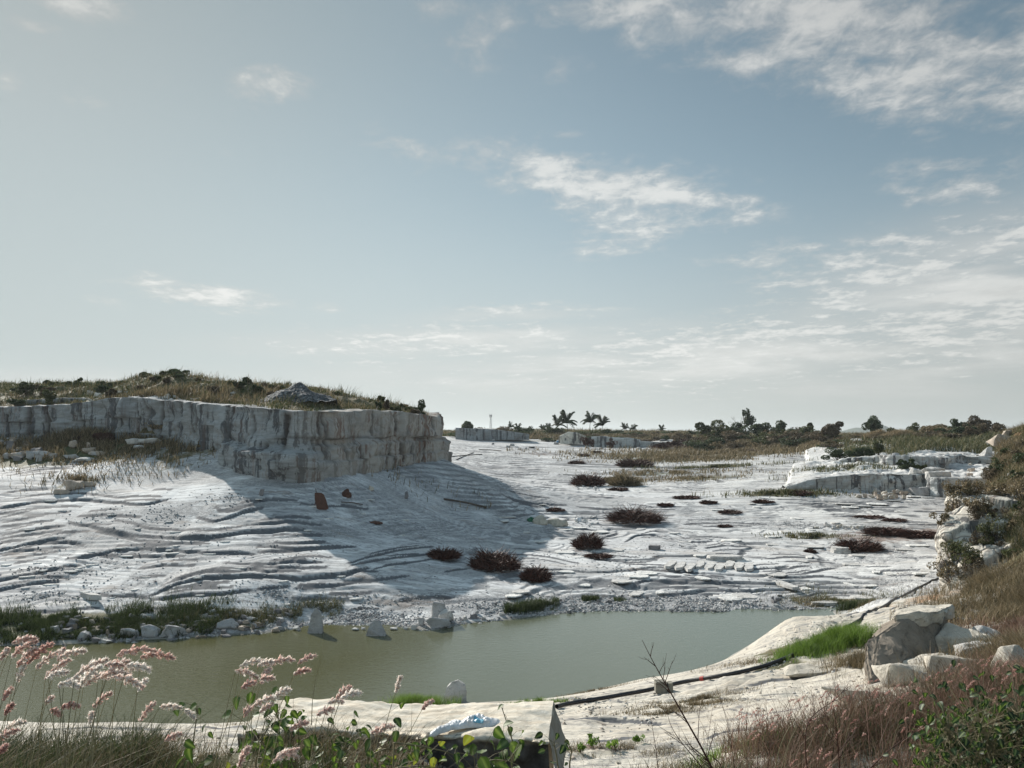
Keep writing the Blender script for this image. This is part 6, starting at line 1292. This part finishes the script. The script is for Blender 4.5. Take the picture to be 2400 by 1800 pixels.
# ------------------------------------------------------------------ feather grass (pink plumes)
def plume_mat():
    m, t, b = new_mat('pink_plume'); r = t.attr('rnd'); col = t.cramp(r, [(0, (.56,.30,.26)), (.4, (.76,.54,.48)), (.72, (.88,.77,.70)), (1, (.92,.88,.83))])
    t.put(b.inputs['Base Color'], col); tr = t.node('ShaderNodeBsdfTranslucent'); t.put(tr.inputs[0], col); ms = t.node('ShaderNodeMixShader'); ms.inputs[0].default_value = .5
    t.l.new(b.outputs[0], ms.inputs[1]); t.l.new(tr.outputs[0], ms.inputs[2]); t.l.new(ms.outputs[0], m.node_tree.nodes['Material Output'].inputs[0]); return m
M_PLUME = plume_mat(); M_STEM = leaf_mat('grass_stem', [(0, (.10,.09,.05)), (1, (.34,.30,.18))], trans=.2)
def plume(A, rng, p0, p1, wdt, tone, n):
    p0, p1 = np.array(p0), np.array(p1); L = np.linalg.norm(p1-p0); ax = (p1-p0)/L
    t = rng.rand(n)**.9; sag = np.array([0, 0, .10*L])*np.sin(math.pi*t)[:, None]
    c = p0+(p1-p0)*t[:, None]+sag; pr = np.sin(math.pi*np.clip(t*.92+.06, 0, 1))**.6
    off = rng.normal(0, 1, (n, 3)); off -= (off@ax)[:, None]*ax; off /= np.linalg.norm(off, axis=1)[:, None]; rad = wdt*pr*rng.rand(n)**.6
    lobes = .55+.45*np.sin(t*22+rng.uniform(0, 6)); c = c+off*(rad*lobes)[:, None]
    d = ax*.8+off*.9+rng.normal(0, .3, (n, 3)); d /= np.linalg.norm(d, axis=1)[:, None]
    s = (.0072*rng.uniform(.7, 1.4, n))[:, None]; e = np.cross(d, rng.normal(0, 1, (n, 3))); e /= np.linalg.norm(e, axis=1)[:, None]; g = np.cross(d, e)
    V = np.concatenate([c-d*s, c+e*s*.42, c+d*s, c-e*s*.42, c+g*s*.42, c-g*s*.42]); i = np.arange(n)
    Fq = np.concatenate([np.stack([i, i+n, i+2*n, i+3*n], -1), np.stack([i, i+4*n, i+2*n, i+5*n], -1)]); r = np.clip(tone+rng.normal(0, .2, n), 0, 1); A.add(V, Fq, np.concatenate([r, r]))
    h = rng.permutation(n)[:n//2]; hh = c[h]; dd = d[h]*.016*rng.uniform(.5, 1, (len(h), 1)); ww = np.cross(dd, rng.normal(0, 1, (len(h), 3))); ww /= np.linalg.norm(ww, axis=1)[:, None]; ww *= .0006
    V = np.concatenate([hh-ww, hh+ww, hh+dd+ww*.3, hh+dd-ww*.3]); m = len(h); i = np.arange(m); A.add(V, np.stack([i, i+m, i+2*m, i+3*m], -1), np.clip(r[h]+.25, 0, 1))
PL = {
 (-20,3.2,'feather grass plant at the left border with two pink plumes'):[(20,1520,3,1545,.4),(30,1508,85,1497,.35),(2,1720,60,1693,.75),(8,1640,28,1612,.15)],
 (60,3.1,'feather grass plant with steep pink plumes near the left border'):[(28,1540,88,1502,.3),(42,1562,86,1520,.35),(40,1598,62,1552,.7),(66,1556,124,1508,.1),(-5,1735,45,1710,.3),(12,1675,30,1650,.05),(0,1765,16,1748,.05)],
 (120,3.3,'feather grass plant with several arching plumes over the pond, left'):[(86,1566,148,1524,.5),(140,1542,202,1526,.6),(106,1590,165,1546,.45),(136,1548,150,1520,.4),(120,1664,142,1678,.1)],
 (230,2.9,'densest feather grass plant with many pale pink plumes'):[(175,1588,252,1546,.6),(138,1608,208,1592,.75),(190,1604,238,1562,.8),(196,1606,262,1578,.55),(252,1578,304,1550,.45),(250,1592,350,1566,.7),(268,1586,336,1612,.5),(230,1590,300,1580,.5),(246,1560,290,1560,.45),(300,1560,352,1572,.75),(112,1588,160,1575,.85),(150,1600,190,1612,.85)],
 (290,3.2,'feather grass plant with two thin arching plumes reaching right'):[(276,1536,366,1526,.3),(330,1541,408,1544,.25),(324,1620,345,1590,.85),(220,1656,262,1624,.4),(145,1658,186,1655,.15),(108,1648,125,1634,.5)],
 (360,3.4,'feather grass plant with a short thick orange pink plume'):[(328,1690,364,1646,.35),(376,1658,424,1660,.7),(434,1664,456,1684,.9),(388,1735,424,1720,.35),(210,1695,216,1668,.85)],
 (545,3.3,'feather grass plant with double pale plumes rising over the pond'):[(552,1572,605,1590,.5),(563,1562,622,1550,.75),(612,1600,634,1566,.4),(622,1560,692,1548,.45),(605,1560,640,1552,.6),(568,1612,600,1598,.15),(612,1592,642,1590,.4)],
 (640,3.5,'feather grass plant with two small salmon plumes held high'):[(700,1554,740,1537,.3),(690,1580,728,1571,.2)],
 (600,3.0,'feather grass plant with broad pale plumes near the leafy vine'):[(588,1660,650,1634,.6),(644,1636,680,1616,.7),(574,1678,584,1656,.35),(640,1786,700,1756,.4),(650,1770,700,1775,.5),(560,1795,582,1752,.35),(610,1668,640,1650,.5)],
 (760,3.2,'feather grass plant with white tipped plumes before the granite block'):[(790,1636,822,1610,.3),(800,1636,846,1624,.98),(744,1676,782,1662,.4),(680,1710,722,1694,.35),(770,1648,805,1645,.55)],
 (900,3.4,'feather grass plant with small plumes over the middle of the block'):[(928,1622,940,1586,.7),(870,1718,925,1702,.35),(990,1662,1015,1642,.25),(890,1715,912,1700,.5)],
}
for k, ((bx, d, lab), pls) in enumerate(PL.items()):
    rng = np.random.RandomState(2500+k); x = pd(bx-60, d)[0]; z0 = H1(x, d); root = empty('feather_grass', (x, d, z0)); tag(root, lab, 'grass plant', 'pink feather grass in the foreground'); o0 = np.array([x, d, z0])
    St = Acc(); Pm = Acc()
    for (x0, y0, x1, y1, tone) in pls:
        dd = d+rng.uniform(-.25, .35); a = at_d(x0, y0, dd); b = at_d(x1, y1, dd+rng.uniform(-.02, .05)); L = np.linalg.norm(b-a)
        plume(Pm, rng, a-o0, b-o0, .010+L*.085, min(1, tone+.22), int(120+1500*L))
        base = o0+np.array([rng.normal(0, .06), rng.normal(0, .06), 0]); mid = base*.4+a*.6; mid[2] = a[2]-(a[2]-base[2])*.28; mid[0] -= .06*(a[0]-base[0])
        t = np.linspace(0, 1, 14)[:, None]; C = (1-t)**2*base+2*t*(1-t)*mid+t*t*a; C = np.concatenate([C, a+(b-a)*np.linspace(.2, 1, 5)[:, None]+np.array([0, 0, .10*L])*np.sin(math.pi*np.linspace(.2, 1, 5))[:, None]])
        V, Fq = tube_np(C-o0, np.linspace(.0020, .0008, len(C)), 4); St.add(V, Fq, rng.rand())
    St.build('stem', M_STEM, root); Pm.build('plume', M_PLUME, root)
    n = 60; xx = rng.normal(0, .10, n); yy = rng.normal(0, .10, n); V, Fq, r = blades(xx, yy, xx*0, rng.uniform(.2, .55, n), .005, rng, .35, (.15, 0)); A = Acc(); A.add(V, Fq, r); A.build('leaf_blades', M_MIX, root)
# ------------------------------------------------------------------ broad leaved vines
def vine_leaf_mat(name, stops):
    m, t, b = new_mat(name); r = t.attr('rnd'); v = t.attr('vein'); col = t.cramp(r, stops); col = t.mix(t.math('MULTIPLY', v, .45), col, (.30,.36,.16))
    t.put(b.inputs['Base Color'], col); b.inputs['Roughness'].default_value = .55; b.inputs['Specular IOR Level'].default_value = .35
    tr = t.node('ShaderNodeBsdfTranslucent'); t.put(tr.inputs[0], t.mix(1.0, col, (1.4, 1.6, .6), 'MULTIPLY')); ms = t.node('ShaderNodeMixShader'); ms.inputs[0].default_value = .30
    t.l.new(b.outputs[0], ms.inputs[1]); t.l.new(tr.outputs[0], ms.inputs[2]); t.l.new(ms.outputs[0], m.node_tree.nodes['Material Output'].inputs[0]); return m
M_VINE = vine_leaf_mat('vine_leaf', [(0, (.022,.042,.012)), (.5, (.05,.088,.024)), (.85, (.085,.125,.035)), (1, (.22,.21,.05))])
M_VINED = vine_leaf_mat('dark_shrub_leaf', [(0, (.006,.016,.006)), (.6, (.02,.045,.016)), (1, (.07,.10,.05))])
class LeafAcc:
    def __init__(s): s.V = []; s.F = []; s.A = []; s.W = []; s.n = 0
    def leaf(s, p, d, nrm, L, w, rng, rnd, fold=.25, curl=.25):
        d = d/np.linalg.norm(d); sd_ = np.cross(d, nrm); sd_ /= np.linalg.norm(sd_)+1e-9; nn = np.cross(sd_, d); nu = 8; us = np.linspace(0, 1, nu); V = []; W_ = []
        for u in us:
            hw = w*.5*(math.sin(math.pi*min(1, u**.62*.97+.015)))**.8; c = p+d*L*u-nn*curl*L*u*u
            for k in (-1, -.5, 0, .5, 1): V.append(c+sd_*hw*k+nn*(fold*abs(k)*hw + .05*L*math.sin(u*9+k*3)*abs(k)*.4)); W_.append(1.0 if k == 0 else 0.0)
        idx = np.arange(nu*5).reshape(nu, 5)+s.n; Fq = np.stack([idx[:-1, :-1], idx[:-1, 1:], idx[1:, 1:], idx[1:, :-1]], -1).reshape(-1, 4)
        s.V.append(np.array(V)); s.F.append(Fq); s.A.append(np.full(nu*5, rnd)); s.W.append(np.array(W_)); s.n += nu*5
    def build(s, name, mat, parent): return mesh_np(name, np.concatenate(s.V), np.concatenate(s.F), mat, parent, dict(rnd=np.concatenate(s.A), vein=np.concatenate(s.W)), True)
def vine(lab, d, path, nleaf, L, seed, mat=None, spread=.05, name='leafy_vine', cat='vine', yellow=.03, down=.8, extra=None):
    """path: list of reference positions the shoot runs through at distance d"""
    rng = np.random.RandomState(seed); P = np.array([at_d(px, py, d+dd) for px, py, dd in path]); o0 = np.array([P[0][0], P[0][1], H1(P[0][0], P[0][1])])
    root = empty(name, o0); tag(root, lab, cat); t0 = np.arange(len(P)); tt = np.linspace(0, len(P)-1, 60); C = np.stack([np.interp(tt, t0, P[:, k]) for k in range(3)], -1)
    for k in range(3): C[:, k] = np.convolve(np.pad(C[:, k], 4, mode='edge'), np.ones(9)/9, 'valid')
    St = Acc(); Cs = np.concatenate([[o0], C]) if np.linalg.norm(C[0]-o0) < 1.2 else C
    V, Fq = tube_np(Cs-o0, np.linspace(.005, .002, len(Cs)), 5); St.add(V, Fq, .4); Lf = LeafAcc()
    for i in range(int(nleaf*1.0)):
        c = C[rng.randint(0, len(C))]; off = rng.normal(0, spread, 3); off[2] *= .9; tip = c+off
        V, Fq = tube_np([c-o0, (c+tip)/2-o0+[0, 0, .01], tip-o0], [.0016, .0013, .001], 3); St.add(V, Fq, .5)
        dr = np.array([rng.normal(0, .7), rng.normal(0, .7), -down*rng.uniform(.2, 1.3)+rng.normal(0, .2)]); nr = np.array([rng.normal(0, .5), -.5+rng.normal(0, .5), .8])
        ll = L*rng.uniform(.4, .9); Lf.leaf(tip-o0, dr, nr, ll, ll*.68, rng, 1.0 if rng.rand() < yellow else rng.uniform(0, .85), curl=rng.uniform(-.1, .5))
    St.build('stem', M_STEM, root); Lf.build('foliage', mat or M_VINE, root); return root
vine('upright leafy vine left of the others, before the white shore rocks', 3.9, [(440,1830,0),(450,1760,0),(458,1700,0),(465,1660,0)], 14, .085, 31, spread=.05)
vine('broad leaved vine mass left of the granite block', 3.8, [(600,1830,.2),(600,1780,0),(615,1730,0),(640,1680,.1)], 56, .085, 32, spread=.085)
vine('vine with large leaves hanging at left end of the granite block', 4.0, [(690,1820,0),(680,1760,0),(665,1700,0),(640,1670,0)], 34, .08, 33, spread=.07)
vine('small vine shoot with a few leaves between two leafy masses', 4.0, [(690,1800,0),(700,1750,0),(700,1700,0),(690,1670,0)], 9, .06, 34, spread=.04)
vine('dense vine mass in front of the middle of the granite block', 4.2, [(790,1810,0),(800,1765,0),(815,1735,0),(850,1730,0)], 42, .08, 35, spread=.075)
vine('trailing vine with leaves running right below the block front edge', 4.3, [(860,1775,0),(900,1755,0),(950,1758,0),(1010,1770,.1)], 32, .07, 36, spread=.065)
vine('vine stem with silvery leaves reaching under the plastic bag', 4.2, [(920,1740,0),(980,1748,0),(1040,1760,0),(1090,1780,0)], 18, .075, 37, spread=.05)
vine('thin climbing shoot with sparse leaves rising above the block edge', 4.2, [(1200,1790,0),(1205,1750,0),(1190,1700,0),(1175,1655,0)], 9, .055, 38, spread=.03)
vine('large leaved vine at the bottom below the plastic bag', 4.0, [(1110,1815,0),(1120,1790,0),(1160,1780,0),(1205,1785,0)], 36, .11, 39, spread=.07)
vine('low vine at the bottom left corner of the lit slab', 4.0, [(520,1820,0),(560,1790,0),(600,1780,0),(640,1790,0)], 26, .055, 40, spread=.06, yellow=.25)
vine('dark hanging vine at the right end of the granite block', 4.6, [(1310,1830,0),(1306,1780,0),(1300,1750,0),(1298,1735,0)], 12, .075, 41, M_VINED, spread=.035)
vine('small vine shoot right of the granite block on pale rock', 5.0, [(1335,1790,0),(1340,1760,0),(1330,1740,0),(1325,1735,0)], 5, .05, 42, M_VINED, spread=.03)
vine('low leafy weed at the bottom in front of the lit slab', 3.9, [(900,1815,0),(930,1800,0),(980,1795,0),(1030,1800,0)], 12, .06, 43, spread=.05, yellow=.4)
for i, (px, py, d) in enumerate([(1360,1765,12),(1384,1750,12.3),(1445,1762,12),(1500,1745,13)]):
    q = hit(px, py); bush('seedling', 'small green seedling on the pale rock right of the granite block', 'plant', q, (.14, .14, .12), 40, .05, M_LIME, 2600+i, 'green seedlings on the near rock', clumps=4, stemr=.006)
vine('big dark leafy shrub filling the bottom right corner', 4.3, [(2330,1840,0),(2310,1780,0),(2300,1730,.1),(2290,1700,0)], 420, .062, 44, M_VINED, spread=.17, name='leafy_shrub', cat='shrub', yellow=0, down=1.1)
vine('dark leafy shrub at the right border, rising above the corner shrub', 4.4, [(2400,1800,0),(2400,1740,0),(2395,1700,0),(2385,1670,0)], 380, .062, 45, M_VINED, spread=.14, name='leafy_shrub', cat='shrub', yellow=0, down=1.1)
vine('dark leafy shrub mound left part of the corner shrubs', 4.2, [(2230,1830,0),(2225,1780,0),(2225,1730,0),(2228,1700,0)], 200, .055, 46, M_VINED, spread=.09, name='leafy_shrub', cat='shrub', yellow=0, down=1.1)
vine('pair of green leaves entering at the right border', 4.0, [(2430,1600,0),(2415,1580,0),(2400,1570,0),(2390,1560,0)], 6, .09, 47, M_VINED, spread=.03, yellow=0)
# ------------------------------------------------------------------ bare stalks
def stalk(lab, d, path, seed, r0=.006, twigs=10, tl=.25, mat=None, group=None):
    rng = np.random.RandomState(seed); P = np.array([at_d(px, py, d) for px, py in path]); t0 = np.arange(len(P)); tt = np.linspace(0, len(P)-1, 40); C = np.stack([np.interp(tt, t0, P[:, k]) for k in range(3)], -1)
    for k in range(3): C[:, k] = np.convolve(np.pad(C[:, k], 4, mode='reflect', reflect_type='odd'), np.ones(9)/9, 'valid')
    o0 = C[0]; A = Acc(); V, Fq = tube_np(C-o0, np.linspace(r0, r0*.18, 40), 5); A.add(V, Fq, .4); root = empty('dry_stalk', o0); tag(root, lab, 'dry plant', group)
    T_ = Acc()
    for i in range(twigs):
        k = rng.randint(4, 36); c = C[k]-o0; tg = C[k+1]-C[k-1]; tg /= np.linalg.norm(tg); s = rng.choice([-1, 1]); L = tl*(1-k/50)*rng.uniform(.4, 1.1)
        dr = tg*.8+np.array([s*.6, rng.normal(0, .3), .1]); dr /= np.linalg.norm(dr); e = c+dr*L; m = c+dr*L*.5+rng.normal(0, .03, 3)*L
        V, Fq = tube_np([c, m, e], [r0*.35, r0*.25, r0*.1], 4); T_.add(V, Fq, .4)
        for _ in range(2):
            f = rng.uniform(.4, .9); c2 = c+dr*L*f; d2 = dr+rng.normal(0, .5, 3); V, Fq = tube_np([c2, c2+d2*L*.22, c2+d2*L*.4+[0, 0, .01]], [r0*.2, r0*.15, r0*.08], 3); T_.add(V, Fq, .4)
    A.build('stalk', mat or M_BRUSH, root)
    if twigs: T_.build('twig_spray', mat or M_BRUSH, root)
stalk('tall dark bare stalk leaning left across the pond', 4.6, [(1690,1850),(1660,1780),(1615,1700),(1570,1620),(1535,1560),(1505,1500)], 61, .0075, 16, .30)
stalk('thin bare twig bending left beside the tall dark stalk', 4.6, [(1670,1840),(1640,1790),(1600,1745),(1570,1700),(1560,1650)], 62, .004, 9, .22)
stalk('thin upright stick left of the tall dark stalk', 4.8, [(1545,1830),(1538,1760),(1530,1710),(1523,1668)], 63, .003, 3, .08)
stalk('arched dark twig at the foot of the tall stalk', 4.5, [(1700,1840),(1690,1790),(1660,1765),(1630,1775)], 64, .0035, 2, .1)
stalk('branching dry plant in front of the near bank, right of centre', 5.0, [(1895,1830),(1885,1740),(1895,1680),(1960,1640),(1990,1600)], 65, .005, 12, .30)
stalk('curved pale dry stalk left of the branching dry plant', 5.2, [(1810,1830),(1830,1740),(1870,1670),(1905,1610)], 66, .0035, 4, .2, M_STEM)
stalk('second curved pale stalk behind the branching dry plant', 5.4, [(1825,1830),(1845,1750),(1875,1690),(1930,1640)], 67, .003, 4, .2, M_STEM)
stalk('dark forked dry stalk among the red weeds', 5.0, [(1970,1840),(1965,1760),(1960,1700),(1945,1610)], 68, .0055, 12, .35)
stalk('long dark twig slanting up right through the red weeds', 4.6, [(2020,1820),(2080,1760),(2150,1710),(2215,1680)], 69, .004, 5, .15)
stalk('thin wire like stem standing before the big shaded rock', 6.0, [(2038,1740),(2034,1680),(2030,1620),(2028,1560)], 70, .0025, 0)
stalk('slim grass stalk over the pond right of the salmon plumes', 3.6, [(730,1700),(732,1640),(742,1580),(756,1536)], 71, .002, 0, mat=M_STEM)
stalk('slim dark stem rising through the leaves before the block', 3.9, [(684,1740),(686,1700),(687,1660),(688,1632)], 72, .002, 1, .06)
for i in range(20):
    a = random.Random(400+i); px = a.uniform(1620, 2330); y0 = 1800-(px-1620)*.12; hh = a.uniform(70, 190); k = a.uniform(-50, 60)
    stalk('thin dry stalk standing among the red weeds at lower right', a.uniform(5.0, 7.5), [(px, y0+30), (px+k*.25, y0-hh*.3), (px+k*.6, y0-hh*.7), (px+k, y0-hh)], 900+i, a.uniform(.0015, .003), a.randint(2, 7), .12, a.choice([M_BRUSH, M_STEM, M_BRUSH]), 'thin dry stalks among the red weeds')
rng = np.random.RandomState(99); A = Acc()
for i in range(240):                                       # pink seed fluff on the red weeds
    x = rng.uniform(2.3, 6.8); y = rng.uniform(6.8, 9.4); z = H1(x, y)+rng.uniform(.18, .42); L = rng.uniform(.06, .12)
    plume(A, rng, (x, y, z), (x+L*rng.uniform(.3, 1), y, z+L*rng.uniform(.2, .9)), .016, .12+.2*rng.rand(), 40)
tag(A.build('pink_seed_heads', M_PLUME), kind='stuff')
# ------------------------------------------------------------------ haze
def haze():
    bm = bmesh.new(); bmesh.ops.create_cube(bm, size=1.0)
    m = bpy.data.materials.new('haze_air'); m.use_nodes = True; t = NT(m.node_tree)
    for n in list(m.node_tree.nodes):
        if n.type == 'BSDF_PRINCIPLED': m.node_tree.nodes.remove(n)
    v = t.node('ShaderNodeVolumePrincipled'); v.inputs['Color'].default_value = (.86, .93, .97, 1); v.inputs['Density'].default_value = HAZE
    v.inputs['Anisotropy'].default_value = .3
    t.l.new(v.outputs[0], m.node_tree.nodes['Material Output'].inputs['Volume'])
    o = bm_obj('haze', bm, m); o.scale = (11000, 9600, 70); o.location = (0, 200, 30.0); tag(o, kind='stuff')
HAZE = .00015
haze()
# ------------------------------------------------------------------ say which one, in the smaller groups
ORD = ['leftmost','second from the left','third from the left','fourth from the left','fifth from the left','sixth from the left','seventh from the left','eighth from the left','ninth from the left','tenth from the left','eleventh from the left','twelfth from the left','thirteenth from the left','fourteenth from the left','fifteenth from the left','sixteenth from the left']
def single_out():
    by = {}
    for o in COL.objects:
        if o.parent is None and 'label' in o: by.setdefault((o.get('group'), o['label']), []).append(o)
    for (g, lab), L in by.items():
        if len(L) < 2: continue
        L.sort(key=lambda o: o.location.x/max(o.location.y, .1)); n = len(L)
        if n > 40:
            for i, o in enumerate(L):
                t = ['in the leftmost stretch', 'left of the middle', 'right of the middle', 'in the rightmost stretch'][min(3, i*4//n)]
                if len((lab+' '+t).split()) <= 16: o['label'] = lab+', '+t
            continue
        for i, o in enumerate(L):
            t = ORD[i] if i < n/2 and i < 16 else (ORD[n-1-i].replace('left', 'right') if n-1-i < 16 else None)
            if t and len((lab+' '+t).split()) <= 16: o['label'] = lab+', '+t
single_out()
